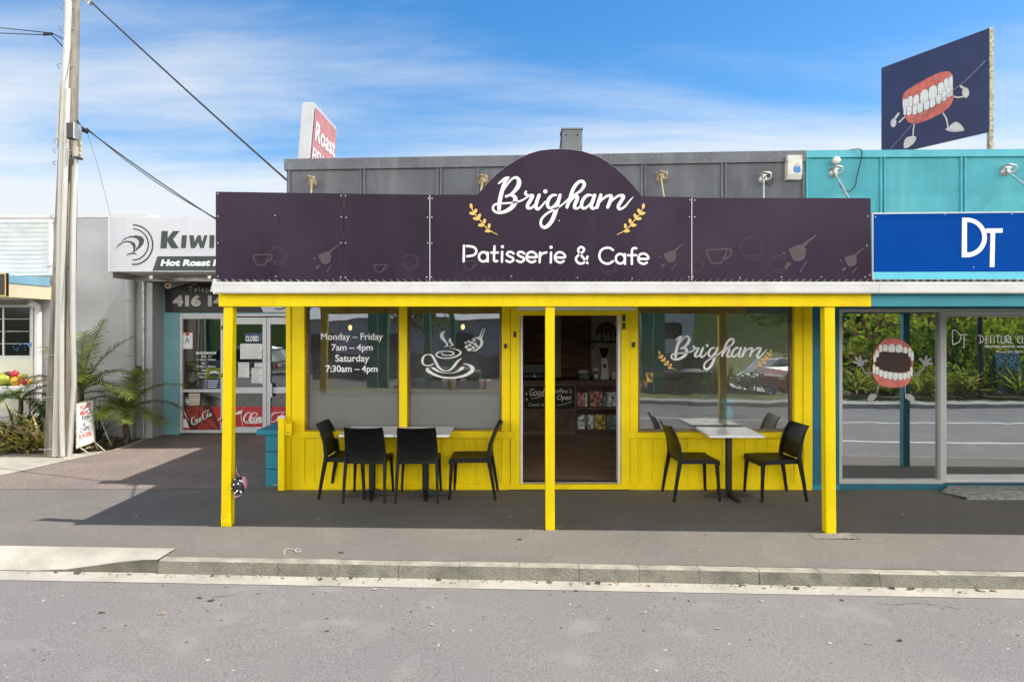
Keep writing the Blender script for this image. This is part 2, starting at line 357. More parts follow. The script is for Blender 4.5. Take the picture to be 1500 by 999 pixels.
mat('fruit_red', (.45,.02,.03), .3, var=.3, scale=12); mat('fruit_orange', (.75,.3,.03), .4, var=.2); mat('fruit_green', (.4,.45,.06), .5, var=.3, scale=10); mat('fruit_dark', (.12,.02,.03), .4)
mat('rope', (.5,.48,.42), .8); mat('alarm_white', (.7,.68,.6), .5, var=.1, dirt=((.2,.2,.15), .8, 14)); mat('badge', (.02,.2,.55), .4)
mat('cam_cream', (.55,.5,.38), .5); mat('mag_a', (.6,.24,.17), .5, var=.7, scale=16); mat('mag_b', (.75,.75,.7), .5, var=.6, scale=18); mat('mag_c', (.55,.38,.05), .5, var=.6, scale=15); mat('mag_d', (.1,.2,.18), .5, var=.8, scale=15)
mat('moss_white', (.55,.53,.42), .8, var=.5, scale=25, col2=(.22,.2,.1))
mat('navy_tint', (.02,.03,.08), .3)
glass('glass_cafe', .30, .9, dust_haze=.032); glass('glass_clinic', .52, .3, dust_haze=.01, wav=.08); glass('glass_shop', .26, .6); glass('glass_left', .2, .3)
frosted('frost', (.17,.178,.18), .88)
for nm in ('leaf_a','leaf_b','leaf_c','leaf_lime','palm','palm_dark','flax_yellow','flax_green'):
    nt_ = MATS[nm].node_tree; pb = nt_.nodes['Principled BSDF']; tr_n = nt_.nodes.new('ShaderNodeBsdfTranslucent'); mxs = nt_.nodes.new('ShaderNodeMixShader'); mxs.inputs[0].default_value = .4
    src = pb.inputs['Base Color'].links[0].from_socket; nt_.links.new(src, tr_n.inputs['Color']); nt_.links.new(pb.outputs[0], mxs.inputs[1]); nt_.links.new(tr_n.outputs[0], mxs.inputs[2]); nt_.links.new(mxs.outputs[0], nt_.nodes['Material Output'].inputs['Surface'])
# ---------------------------------------------------------------- world, sun, camera
SUN = Vector((.62, -.08, 1)).normalized()      # direction towards the sun
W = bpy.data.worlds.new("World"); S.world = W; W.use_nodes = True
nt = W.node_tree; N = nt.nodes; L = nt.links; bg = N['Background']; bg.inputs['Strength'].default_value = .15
sky = N.new('ShaderNodeTexSky'); sky.sky_type = 'NISHITA'; sky.sun_disc = False
sky.sun_elevation = math.asin(SUN.z); sky.sun_rotation = math.atan2(SUN.x, SUN.y)
sky.air_density = 1.1; sky.dust_density = .6; sky.ozone_density = 3.0
tc = N.new('ShaderNodeTexCoord'); sp = N.new('ShaderNodeSeparateXYZ'); L.new(tc.outputs['Generated'], sp.inputs[0])
def math_(op, a, b=None, clamp=False):
    n = N.new('ShaderNodeMath'); n.operation = op; n.use_clamp = clamp
    for i, v in enumerate((a, b)):
        if v is None: continue
        if isinstance(v, (int, float)): n.inputs[i].default_value = v
        else: L.new(v, n.inputs[i])
    return n.outputs[0]
zc = math_('MAXIMUM', math_('ADD', sp.outputs['Z'], .10), .05)
cx_ = math_('DIVIDE', sp.outputs['X'], zc); cy_ = math_('DIVIDE', sp.outputs['Y'], zc)
cb = N.new('ShaderNodeCombineXYZ'); L.new(cx_, cb.inputs[0]); L.new(cy_, cb.inputs[1])
mp = N.new('ShaderNodeMapping'); mp.inputs['Scale'].default_value = (.34, 1.0, 1); mp.inputs['Rotation'].default_value = (0,0,R(8)); mp.inputs['Location'].default_value = (3.1, 1.7, 0)
L.new(cb.outputs[0], mp.inputs['Vector'])
n1 = N.new('ShaderNodeTexNoise'); n1.inputs['Scale'].default_value = 1.3; n1.inputs['Detail'].default_value = 9; n1.inputs['Roughness'].default_value = .58; n1.inputs['Distortion'].default_value = .25
L.new(mp.outputs[0], n1.inputs['Vector'])
# cloud cover grows towards the horizon
el = N.new('ShaderNodeMapRange'); el.inputs['From Min'].default_value = .08; el.inputs['From Max'].default_value = .44; el.inputs['To Min'].default_value = .44; el.inputs['To Max'].default_value = -.16
L.new(sp.outputs['Z'], el.inputs['Value'])
cov = math_('ADD', n1.outputs['Fac'], el.outputs['Result'])
cr = N.new('ShaderNodeMapRange'); cr.interpolation_type = 'SMOOTHSTEP'; cr.inputs['From Min'].default_value = .40; cr.inputs['From Max'].default_value = .86; cr.inputs['To Max'].default_value = .93
L.new(cov, cr.inputs['Value'])
hs = N.new('ShaderNodeHueSaturation'); hs.inputs['Saturation'].default_value = 1.36; hs.inputs['Value'].default_value = .70; L.new(sky.outputs['Color'], hs.inputs['Color'])
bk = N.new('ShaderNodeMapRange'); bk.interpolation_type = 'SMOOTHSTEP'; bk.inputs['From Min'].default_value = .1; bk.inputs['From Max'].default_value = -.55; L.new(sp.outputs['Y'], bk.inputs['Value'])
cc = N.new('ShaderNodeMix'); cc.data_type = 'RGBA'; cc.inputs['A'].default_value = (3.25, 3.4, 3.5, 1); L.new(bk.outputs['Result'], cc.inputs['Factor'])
lowb = N.new('ShaderNodeMapRange'); lowb.inputs['From Min'].default_value = .0; lowb.inputs['From Max'].default_value = .56; lowb.inputs['To Min'].default_value = 27; lowb.inputs['To Max'].default_value = 1.5; L.new(sp.outputs['Z'], lowb.inputs['Value'])  # bright low cloud added behind the camera to fill the shaded shopfronts
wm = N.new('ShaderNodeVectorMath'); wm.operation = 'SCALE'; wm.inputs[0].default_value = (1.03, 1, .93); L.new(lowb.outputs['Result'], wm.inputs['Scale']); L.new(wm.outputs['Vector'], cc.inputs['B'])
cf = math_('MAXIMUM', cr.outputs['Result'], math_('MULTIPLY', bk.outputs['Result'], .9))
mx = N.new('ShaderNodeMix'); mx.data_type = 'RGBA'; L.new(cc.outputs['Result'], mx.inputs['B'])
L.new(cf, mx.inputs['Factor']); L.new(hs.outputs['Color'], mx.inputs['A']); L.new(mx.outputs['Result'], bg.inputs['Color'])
ld = bpy.data.lights.new('sun', 'SUN'); ld.energy = 3.3; ld.angle = R(.55); ld.color = (1, .955, .88)
lo = bpy.data.objects.new('sun', ld); COL.objects.link(lo); lo.rotation_euler = SUN.to_track_quat('Z', 'Y').to_euler(); lo.location = (20,-5,30)
cd = bpy.data.cameras.new('camera'); cam = bpy.data.objects.new('camera', cd); COL.objects.link(cam); S.camera = cam
cam.location = (0,0,H); cam.rotation_euler = (R(90),0,0); cd.sensor_width = 36; cd.lens = F/1500*36; cd.shift_y = -(499.5-HY)/1500; cd.clip_start = .05; cd.clip_end = 2000
S.view_settings.view_transform = 'Standard'; S.view_settings.look = 'None'; S.view_settings.gamma = 1; S.view_settings.exposure = .88
S.cycles.max_bounces = 10; S.cycles.transparent_max_bounces = 12; S.cycles.glossy_bounces = 5; S.cycles.diffuse_bounces = 5
# ================================================================ THE SETTING
YW = 7.62      # shop front plane
YK = 5.165     # kerb line
def xc(x): return max(-7, min(9, x))
def gz(x, y):
    return -0.0074*(YW-max(min(y, YW), YK))*xc(x)
def grid(xs, ys, zf, mi=0):
    m = MB(); nx = len(xs); vs = [(x, y, zf(x, y)) for y in ys for x in xs]
    m.faces(vs, [(j*nx+i, j*nx+i+1, (j+1)*nx+i+1, (j+1)*nx+i) for j in range(len(ys)-1) for i in range(nx-1)], mi, True); return m
XS = [-60,-30,-15,-10,-7]+[-6.5+.5*k for k in range(31)]+[12,16,22,30,60]
def far_z(x, y):
    t = max(0, min(1, (-4-y)/8)); return -.30-1.45*t
struct('ground', grid([-400,-100,-40,-20,-10,0,10,20,40,100,400], [-400,-100,-40,-20,-12,-8,-4,0,8,20,40,100,400], far_z), 'grass')
def rz(x, y): return -.112-.0183*xc(x)+.0024*max(0, 4.97-y)
struct('road', grid(XS, [-2.0,-1,0,1,2,3,4,4.97,5.06], rz), 'asphalt_road')
gm = grid(XS, [4.985, 5.09, 5.23], lambda x, y: rz(x,4.985)+(.0035 if y < 5 else .003 if y < 5.2 else .006))
struct('gutter_channel', gm, 'concrete_pale')
for yy in (3.2, .62):
    m = grid(XS, [yy-.05, yy+.05], lambda x, y: rz(x, y)+.004); struct('road_line', m, 'line_white')
# footpath: starts behind the kerb, goes to the shop fronts; apron of the vehicle crossing at its left
XK = fx(232, 5.165)
fp = grid([XK]+[x for x in XS if x > XK+.01], [5.258,5.44,5.8,6.2,6.6,7.0,7.3,YW], gz)
fp2 = grid([x for x in XS if x < -3.2]+[-2.95, XK], [5.44,5.8,6.2,6.6,7.0,7.3,YW], gz); fp.faces(fp2.v, fp2.f, 0, True)
struct('footpath', fp, 'asphalt_path')
pv = MB()
pts = [(fx(-420,7.62),7.62),(-2.64,7.62),(-2.64,11.62),(-6.3,11.62),(fx(226,11.25),11.25),(fx(190,10.3),10.3),(fx(95,9.2),9.2),(fx(0,8.3),8.3),(fx(-420,8.1),8.1)]
pv.poly([(x, y, .004) for x, y in pts]); struct('paved_forecourt', pv, 'pavers')
cs = MB()
pts = [(fx(-600,8.15),8.15),(fx(0,8.3),8.3),(fx(95,9.2),9.2),(fx(190,10.3),10.3),(fx(226,11.25),11.25),(fx(215,11.2),11.2),(fx(163,10.0),10.0),(fx(110,9.75),9.75),(fx(0,9.7),9.7),(fx(-600,9.7),9.7)]
cs.poly([(x, y, .009) for x, y in pts]); struct('concrete_path', cs, 'concrete_pale')
gb = grid([-14,-12,-10,-9,-8.4,-8,-7.6,-7.2,-6.8,-6.5,-6.2], [9.72,9.9,10.1,10.4,10.8,11.1,11.3], lambda x, y: .03+.05*math.sin(x*5)*math.sin(y*7)*.5 if 9.8 < y < 11.2 and x < -6.6 else -.01)
struct('garden_bed', gb, 'soil')
# kerb made of cast blocks with open joints
kb = MB(); rnd = random.Random(3)
x = XK; 
while x < 30:
    L_ = .476; z0 = gz(x, YK); z1 = gz(x+L_, YK); dz = rnd.uniform(-.003, .001); yb = rnd.uniform(-.003, .003)
    zb = rz(x, 5)-.03
    yf = YK+yb
    a = [(x, yf-.012, zb), (x+L_, yf-.012, zb), (x+L_, 5.302, zb), (x, 5.302, zb)]
    lo_ = [(x, yf+.003, z0-.007+dz), (x+L_, yf+.003, z1-.007+dz)]
    hi = [(x, yf+.011, z0+.001+dz), (x+L_, yf+.011, z1+.001+dz), (x+L_, 5.302, z1-.003+dz), (x, 5.302, z0-.003+dz)]
    v = a+lo_+hi
    kb.faces(v, [(0,1,5,4)], 1); kb.faces(v, [(4,5,7,6),(6,7,8,9),(3,2,1,0),(2,3,9,8),(1,2,8,7,5),(3,0,4,6,9)], 0)
    x += L_+.003
for x0_ in [XK+.003+1.5*k for k in range(20)]:
    x1_ = x0_+1.5; z0, z1 = gz(x0_,YK)-.006, gz(x1_,YK)-.006; kb.hexa([(x0_,YK+.009,-.4),(x1_,YK+.009,-.4),(x1_,5.29,-.4),(x0_,5.29,-.4),(x0_,YK+.009,z0),(x1_,YK+.009,z1),(x1_,5.29,z1),(x0_,5.29,z0)], 1)
o = struct('kerb', kb, ['kerb_concrete', 'kerb_face_dark']); md = o.modifiers.new('Bevel', 'BEVEL'); md.width = .004; md.segments = 2
# the dropped crossing
ax = [-60,-20,-12,-9,-7,-6,-5.2,-4.6,-4.2,-3.8,-3.55,-3.3,-3.1,-2.95,XK-.004]
def apz(x, y):
    drop = max(0, min(1, (XK-x)/.95)); drop = drop*drop*(3-2*drop)
    t = (5.44-y)/(5.44-YK); t = max(0, min(1, t))
    return gz(x, y)+.005-(.105*drop)*t**1.2
ap = grid(ax, [YK, YK+.03, 5.24, 5.3, 5.36, 5.44], apz)
vs = [(x, YK, apz(x, YK)) for x in ax]+[(x, YK+.02, rz(x, 5)-.03) for x in ax]; n = len(ax)
ap.faces(vs, [(n+i, n+i+1, i+1, i) for i in range(n-1)], 1)
vs = [(XK-.004, y, apz(XK-.004, y)) for y in (YK, 5.3)]+[(XK-.004, y, -.2) for y in (YK, 5.3)]
struct('driveway_crossing', ap, ['concrete_pale', 'kerb_face_dark'])
# utility covers, a string and patches on the path
pc = MB()
for px, py in ((806,772),(1222,781)):
    Y = 1.9*F/(py-HY); x0 = fx(px, Y); z = gz(x0, Y)+.004
    w_ = (.15 if px < 1000 else .2); zz_ = z-.001
    pc.box(x0-w_, x0+w_, Y-.05, Y+.11, zz_-.01, zz_+.001)
    for q in ((-w_-.006,-w_,-.056,.116),(w_,w_+.006,-.056,.116),(-w_,w_,-.056,-.05),(-w_,w_,.11,.116)): pc.box(x0+q[0], x0+q[1], Y+q[2], Y+q[3], zz_-.01, zz_+.0025, 1)
struct('path_patch', pc, ['patch_mix', 'soil'])
# ---- opposite side of the street (seen in the window reflections)
opk = grid(XS, [-2.75, -2.0], lambda x, y: rz(x,-2)+.11); vsk = [(x,-2.0,rz(x,-2)+.11) for x in XS]+[(x,-2.0,rz(x,-2)-.02) for x in XS]; n = len(XS)
opk.faces(vsk, [(i, i+1, n+i+1, n+i) for i in range(n-1)]); struct('kerb', opk, 'concrete_pale')
struct('verge', grid(XS, [-4.0,-3.4,-3.0,-2.75], lambda x, y: rz(x,-2)+.115), 'grass')
hx = [-300+20*k for k in range(31)]; hz_ = [6.5+3*math.sin(k*.9)+2*math.sin(k*2.3+1) for k in range(31)]
hm_ = MB(); vs = [(x, -75-6*math.sin(x*.03), -3) for x in hx]+[(x, -90-6*math.sin(x*.03), z*.8) for x, z in zip(hx, hz_)]+[(x, -130, z*1.2) for x, z in zip(hx, hz_)]+[(x, -180, -3) for x in hx]
hm_.faces(vs, [(j*31+i+1, j*31+i, (j+1)*31+i, (j+1)*31+i+1) for j in range(3) for i in range(30)], 0, True); struct('sky_block_hills', hm_, 'leaf_c')  # added behind the street to block bright low sky mirrored in the panes
struct('car_park', grid([-60,-20,-10,0,8.2], [-60,-30,-12,-8,-4], lambda x, y: far_z(x, y)+.02), 'asphalt_path')

# ================================================================ CAFE BUILDING
cafe = thing('cafe_building', 'yellow boarded cafe shopfront with grey plastered parapet and open doorway', 'building', (0,YW,0))
def yb(p0, p1, q0, q1, Yf=YW, Yb=YW+.10): m = MB(); m.pbox(p0, p1, q0, q1, Yf, Yb); return m
XL = fx(420, YW); XR = fx(1186, YW)
# parapet
par = MB()
zt0 = fz(234, YW); zt1 = fz(221.5, YW); xr = fx(1179, YW)
def ztop(x): return zt0+(zt1-zt0)*(x-XL)/(xr-XL)
par.faces([(XL,YW,2.25),(xr,YW,2.25),(xr,YW,zt1-.03),(XL,YW,zt0-.03),(XL,YW+.12,2.25),(xr,YW+.12,2.25),(xr,YW+.12,zt1-.03),(XL,YW+.12,zt0-.03)],
          [(0,1,2,3),(5,4,7,6),(4,0,3,7),(1,5,6,2),(3,2,6,7),(4,5,1,0)])
par.build('parapet', 'parapet_grey', cafe)
cp = MB(); rnd = random.Random(5); n = 60
for i in range(n):
    a = XL-.02+(xr-XL+.02)*i/n; b = XL-.02+(xr-XL+.02)*(i+1)/n
    cp.hexa([(a,YW-.035,ztop(a)-.13),(b,YW-.035,ztop(b)-.13),(b,YW+.14,ztop(b)-.13),(a,YW+.14,ztop(a)-.13),(a,YW-.03,ztop(a)),(b,YW-.03,ztop(b)),(b,YW+.14,ztop(b)+.01),(a,YW+.14,ztop(a)+.01)])
cp.build('parapet_capping', 'parapet_grey', cafe)
for px in (424, 528.5, 534, 641, 646, 700, 762, 767, 940, 945, 1057, 1062.5, 1176):
    x = fx(px, YW); m = MB(); m.box(x-.012, x+.012, YW-.022, YW-.001, 2.3, ztop(x)-.131); m.build('batten', 'parapet_grey', cafe)
# shell
sh = MB(); D = 15.5
sh.box(XL, XL+.12, YW+.12, D, 0, 3.6); sh.box(xr-.06, xr+.06, YW+.12, D, 0, 3.6); sh.box(XL, xr, D, D+.1, 0, 3.6); sh.box(XL, xr, YW+.12, D, 3.4, 3.5)
sh.build('wall', 'parapet_grey', cafe)
fl = MB(); fl.box(XL+.12, xr-.06, YW+.02, 13.0, -.05, .068); fl.build('floor', 'cafe_floor', cafe)
ce = MB(); ce.box(XL+.12, xr-.06, YW+.12, 13.0, 2.5, 2.55); ce.build('ceiling', 'cafe_wall', cafe)
bw = MB(); bw.box(XL+.12, xr-.06, 13.0, 13.1, .0, 2.5); bw.build('back_wall', 'cafe_wall', cafe)
for a, b in ((700,813),(822,866)):
    m = MB(); m.pbox(a, b, 440, 556, 12.93, 12.99); m.build('wall_panelling', 'cafe_panel', cafe)
m = MB(); m.box(XL+.121, XL+.16, YW+.3, 12.9, .07, 2.49); m.build('side_lining', 'cafe_panel', cafe)
m = MB(); m.box(xr-.10, xr-.061, YW+.3, 12.9, .07, 2.49); m.build('side_lining', 'cafe_wall', cafe)
# header above windows and door
ZH = 2.19
m = MB(); m.box(XL, fx(752,YW), YW, YW+.12, ZH, 2.2499); m.box(fx(752,YW), XR, YW, YW+.12, ZH, 2.2499); m.build('header_board', 'yellow', cafe, .003)
# corner board, jambs, mullion
def board(name, p0, p1, z0, z1, Yf, Yb=YW+.11, mt='yellow', parent=cafe):
    m = MB(); m.box(fx(p0,YW), fx(p1,YW), Yf, Yb, z0, z1); return m.build(name, mt, parent, .004)
board('corner_board', 420, 427, 0, ZH, YW-.03)
board('jamb', 427.4, 446.5, 0, ZH, YW-.015)
board('jamb', 735, 747.5, 0, ZH, YW-.012); board('jamb', 748, 761.5, .05, ZH, YW-.035)
board('jamb', 909.5, 921.5, .05, ZH, YW-.035); board('jamb', 922, 934.5, 0, ZH, YW-.012)
board('jamb', 1163, 1175, 0, ZH, YW-.015); board('corner_board', 1175.5, 1188.5, 0, ZH, YW-.03)
board('mullion', 585, 596.5, fz(629,YW), ZH, YW-.02)
# dado: vertical matchboard with real grooves, skirting, rail
def dado(p0, p1, ptop):
    m = MB(); x0, x1 = fx(p0,YW), fx(p1,YW); n = max(1, round((x1-x0)/.137)); w = (x1-x0)/n; zt = fz(ptop, YW)
    for i in range(n):
        m.box(x0+i*w+.0015, x0+(i+1)*w-.0015, YW, YW+.03, .0, zt)
    m.build('matchboard', 'yellow', cafe, .002)
    b = MB(); b.box(x0, x1, YW+.012, YW+.11, .0, zt-.002); b.build('board_backing', 'yellow_groove', cafe)
    s = MB(); s.box(x0, x1, YW-.022, YW-.001, .0, .075); s.build('skirting', 'yellow', cafe, .004)
dado(427.5, 747, 640); dado(922.5, 1175, 640)
def rail(p0, p1, q0, q1):
    m = MB(); m.pbox(p0, p1, q0, q1, YW-.045, YW+.1); m.build('sill', 'yellow', cafe, .006)
rail(424, 756, 632, 642); rail(917, 1179, 634, 642)
# windows
def window(p0, p1, q1, label, frost=None, fb=3):
    Yg = YW+.075; w = MB()
    x0, x1 = fx(p0,YW), fx(p1,YW); z0 = fz(q1,YW); z1 = ZH; t = .022
    for b in ((x0,x0+t,z0,z1),(x1-t,x1,z0,z1),(x0+t,x1-t,z0,z0+t*1.2),(x0+t,x1-t,z1-t,z1)): w.box(b[0],b[1],YW+.045,YW+.11,b[2],b[3])
    wo = w.build('window', 'timber', cafe); wo['label'] = label
    g = MB(); g.poly([(x0,Yg,z0),(x1,Yg,z0),(x1,Yg,z1),(x0,Yg,z1)]); g.build('glass', 'glass_cafe', wo)
    if frost:
        f = MB(); zf = fz(frost, Yg); f.poly([(x0+t,Yg-.0015,z0+.01),(x1-t,Yg-.0015,z0+.01),(x1-t,Yg-.0015,zf),(x0+t,Yg-.0015,zf)]); f.build('frosted_film', 'frost', wo)
    return wo
w1 = window(447, 584.5, 632, 'window with opening hours in white lettering', 563)
w2 = window(597, 734.5, 632, 'window with white coffee cup decal', 563)
w3 = window(935, 1162.5, 633, 'window with white script lettering')
Yg = YW+.075
a = front(Yg, base=.002)
for i, (t, x0, x1, y0, y1) in enumerate((("Monday – Friday",470,561,488,501),("7am – 4pm",485.5,546,504,516.5),("Saturday",491,541,519.5,533),("7:30am – 4pm",477,553,535,548))):
    a = front(Yg, base=.002); a.text(t, x0, y0, x1, y1, 'sign_white', bold=.018); a.build('opening_hours', w1)
# coffee cup decal
a = front(Yg, (600,480), 12.48, base=.002); m_ = 'sign_white'
for st in ([(440,660,16),(370,690,22),(290,690,20),(240,650,40),(235,580,45),(270,515,30),(340,490,16),(410,510,35),(450,570,45),(490,650,45),(540,730,42),(610,780,25),(680,788,14),(750,765,35),(820,690,42),(880,610,35),(960,555,6)],
           [(720,375,6),(830,390,14),(920,430,30),(930,470,38),(860,520,28),(740,555,20),(600,555,20),(510,525,28),(490,485,32),(540,445,22),(640,430,14),(740,435,18),(805,460,28),(790,490,24),(700,508,16),(620,500,20),(590,475,28)],
           [(985,660,10),(1080,680,30),(1150,740,70),(1120,810,60),(990,880,45),(800,915,30),(600,905,32),(440,850,45),(340,790,60),(320,755,45),(360,735,8)],
           [(400,730,20),(450,750,45),(520,795,30),(640,825,12),(780,825,12),(880,795,25),(950,745,60),(1000,720,15)],
           [(660,65,5),(605,90,50),(590,150,70),(625,220,50),(675,280,30),(690,320,28),(635,355,8)],
           [(750,190,5),(735,240,50),(770,290,28),(790,315,25),(715,350,8)],
           [(1150,430,10),(1230,400,30),(1300,330,45),(1320,260,55),(1280,200,45),(1200,190,20),(1130,210,5)],
           [(1270,190,40),(1300,120,14),(1330,35,14),(1365,28,14),(1368,60,14),(1340,110,14),(1310,190,40)]):
    a.stroke(st, m_)
for cx, cy, rx, ry, an in ((1025,275,24,18,.2),(1075,250,26,20,-.4),(1130,270,36,22,.1),(1180,230,30,20,-.3),(1195,295,34,22,-.5),(1100,320,38,22,.4),(1040,350,34,30,-.9),(1165,370,24,36,-.5),(1225,335,30,24,.2),(1095,400,48,28,-.2)):
    a.ell(cx, cy, rx, ry, m_, an)
    a.stroke([(cx-rx*.8*math.cos(an), cy-rx*.8*math.sin(an), 5), (cx, cy+4, 6), (cx+rx*.8*math.cos(an), cy+rx*.8*math.sin(an), 5)], 'ink_grey')
a.build('cup_decal', w2)
# script lettering, traced strokes (used on the fascia sign and on the window)
SCRIPT = [
 [(280,162,12),(304,142,18),(335,120,22),(362,112,14)],
 [(350,120,26),(325,168,30),(303,240,33),(288,310,33),(283,368,30)],
 [(312,232,10),(345,180,12),(385,128,16),(424,113,22),(446,142,34),(438,185,36),(402,232,26),(368,256,18),(342,266,22)],
 [(375,258,14),(408,268,30),(416,302,36),(392,350,36),(335,388,28),(275,398,22),(238,378,20),(238,345,18),(268,327,16),(340,322,15),(415,314,14),(470,298,14),(520,268,12)],
 [(503,226,16),(498,246,22),(522,260,20),(556,260,26),(540,295,29),(517,335,29),(518,359,25),(546,360,20),(578,332,16),(606,290,13)],
 [(610,256,27),(592,306,29),(582,348,29),(598,370,24),(628,348,17),(660,308,13)],
 [(748,256,16),(715,260,23),(686,292,27),(678,338,27),(698,362,23),(732,342,18),(772,285,14)],
 [(780,256,26),(762,320,30),(740,400,33),(706,476,33),(660,518,27),(626,500,22),(628,455,20),(670,408,18),(740,370,15),(800,332,14),(850,285,13)],
 [(836,354,26),(860,285,29),(888,205,29),(925,155,26),(962,144,25),(977,175,28),(948,220,22),(905,248,16),(872,272,13)],
 [(846,335,13),(880,285,20),(912,262,24),(921,282,29),(902,330,29),(898,358,24),(926,362,18),(962,332,14)],
 [(1040,258,16),(1002,258,24),(968,292,27),(954,338,27),(972,364,22),(1010,344,17),(1052,290,14)],
 [(1062,257,26),(1044,310,29),(1034,350,27),(1052,366,21),(1082,342,14),(1108,305,12)],
 [(1112,256,27),(1096,305,29),(1080,356,27)],
 [(1092,325,12),(1130,285,17),(1168,262,22),(1198,266,27),(1186,308,29),(1168,354,27)],
 [(1182,322,12),(1222,284,17),(1262,260,22),(1296,266,27),(1276,308,29),(1254,346,27),(1264,370,21),(1306,350,17),(1345,304,12),(1374,272,6)]]
def script(a, m, f):
    for st in SCRIPT: a.stroke([(*f(p[0], p[1]), p[2]*f(0,0,1)) for p in st], m)
    c = f(660, 226); a.ell(c[0], c[1], 17*f(0,0,1), 17*f(0,0,1), m)
LEAVES = [(57,345,12,22,-.15),(92,385,13,20,.5),(64,405,24,12,.25),(122,427,13,22,.4),(95,448,25,12,.2),(165,467,12,20,.15),(138,500,25,13,.0),(203,506,12,20,.1),(193,548,26,12,.05)]
def sprig(a, m, f, mir=False):
    g = (lambda x, y: f(1515-x, y)) if mir else (lambda x, y: f(x, y))
    k = f(0,0,1)
    a.stroke([(*g(x, y), w*k) for x, y, w in ((57,345,6),(80,400,7),(130,460,8),(190,530,8),(270,577,5))], m)
    for x, y, rx, ry, an in LEAVES:
        c = g(x, y); a.ell(c[0], c[1], rx*k, ry*k, m, -an if mir else an)
# on the right window: fitted to the box measured there
def fw(x, y, k=0):
    s = (1365-187)/(1374-225)/8.333
    return s if k else (960+(187+(x-225)*(1365-187)/(1374-225))/8.333, 480+(98+(y-105)*(520-98)/(532-105))/8.333)
a = front(Yg, base=.002); script(a, 'sign_white', fw); a.build('script_lettering', w3)
a = front(Yg, base=.002)
sprig(a, 'gold', lambda x, y, k=0: .12 if k else (966+(x-57)*.115, 517+(y-345)*.108)); a.build('sprig_decal', w3); a = front(Yg, base=.002)
sprig(a, 'gold', lambda x, y, k=0: .12 if k else (1129-(1458-x)*.115, 514+(y-345)*.108), True)
a.build('sprig_decal', w3)
# small posters stuck in the right window
m = MB(); m.pbox(936, 948, 572-15, 572-4, Yg+.01, Yg+.012); m.build('small_poster', 'mag_a', w3)
a = front(Yg, base=.002); a.poly([(946,545),(957,545),(955.5,560),(948,560)], 'mag_c'); a.poly([(945,543.5),(958,543.5),(958,546),(945,546)], 'ink'); a.build('coffee_sticker', w3)
# door opening: white reveals, head, threshold, step, roller tube, latches
board('door_reveal', 762, 765.8, .07, fz(462,YW), YW-.01, YW+.12, 'white_paint'); board('door_reveal', 905.2, 909, .07, fz(462,YW), YW-.01, YW+.12, 'white_paint')
m = MB(); m.pbox(761.6, 909.4, 455, 462, YW-.03, YW+.12); m.build('door_head', 'yellow', cafe, .004)
m = MB(); m.box(fx(761.6,YW), fx(909.4,YW), YW+.0, YW+.12, fz(455,YW)+.002, ZH-.002); m.build('door_head_infill', 'yellow', cafe)
m = MB(); z = fz(451.5, YW); m.tube([(fx(757,YW),YW-.07,z),(fx(928,YW),YW-.07,z)], .03, seg=12); rt = m.build('roller_tube', 'white_paint', cafe)
m = MB(); m.pbox(762, 909, 706, 708.8, YW-.0, YW+.13); m.build('threshold', 'steel', cafe)
m = MB(); m.pbox(746, 929, 709.5, 716.9, YW-.05, YW+.1); m.build('doorstep', 'yellow', cafe, .004)
for px, py, l in ((754,490,8),(740.5,507,6),(914,466,9),(914,478,8),(928,505,7)):
    m = MB(); m.pbox(px-2, px+2, py-l*.55, py+l*.55, YW-.05, YW-.036); m.tube([(fx(px+1,YW),YW-.055,fz(py-l*.5,YW)),(fx(px-1,YW),YW-.06,fz(py+l*.4,YW))], .006, seg=6); m.build('latch', 'black_metal', cafe)
# flashing between the two shops
# ================================================================ VERANDAHS
def corr(x0, x1, ya, za, yb_, zb_, pitch=.066, amp=.011, th=.0015):
    m = MB(); n = int((x1-x0)/pitch*8); A = []
    for i in range(n+1):
        x = x0+(x1-x0)*i/n; d = amp*math.cos(2*math.pi*(x-x0)/pitch); A.append((x, d))
    vs = [(x, ya, za+d) for x, d in A]+[(x, yb_, zb_+d) for x, d in A]
    m.faces(vs, [(i, i+1, n+1+i+1, n+1+i) for i in range(n)], 0, True); return m
XB0 = fx(320, 6.06); XSPL = fx(1276.5, 6.06); XE = 9.4
ver = thing('cafe_verandah', 'bright yellow street verandah with three posts and white gutter in front of the cafe', 'verandah', (0,6.1,0))
ver2 = thing('clinic_verandah', 'teal beam verandah with white gutter continuing over the clinic windows', 'verandah', (6,6.1,0))
def vbeam(v, x0, x1, mt):
    m = MB(); m.box(x0, x1, 6.06, 6.11, fz(449,6.06), fz(430,6.06)); m.build('beam', mt, v, .004)
vbeam(ver, XB0, XSPL, 'yellow'); vbeam(ver2, XSPL+.002, XE, 'teal_trim')
def gutter(v, x0, x1):
    zt, zb = fz(413,5.93), fz(429.5,5.93); m = MB()
    P = [(5.935,zb+.012),(5.945,zb),(6.035,zb),(6.035,zt-.01),(6.03,zt-.01),(6.03,zb+.006),(5.95,zb+.006),(5.942,zb+.014),(5.942,zt-.006),(5.955,zt-.004),(5.955,zt),(5.93,zt),(5.93,zt-.022),(5.935,zt-.026)]
    m.prismx(P, x0, x1); m.build('gutter', 'white_paint', v)
gutter(ver, fx(314,5.93), XSPL); gutter(ver2, XSPL+.003, XE)
m = MB(); m.box(fx(312.5,5.93), fx(314,5.93)-.001, 5.925, 6.04, fz(430.5,5.93), fz(410,5.93)); m.build('gutter_end', 'white_paint', ver)
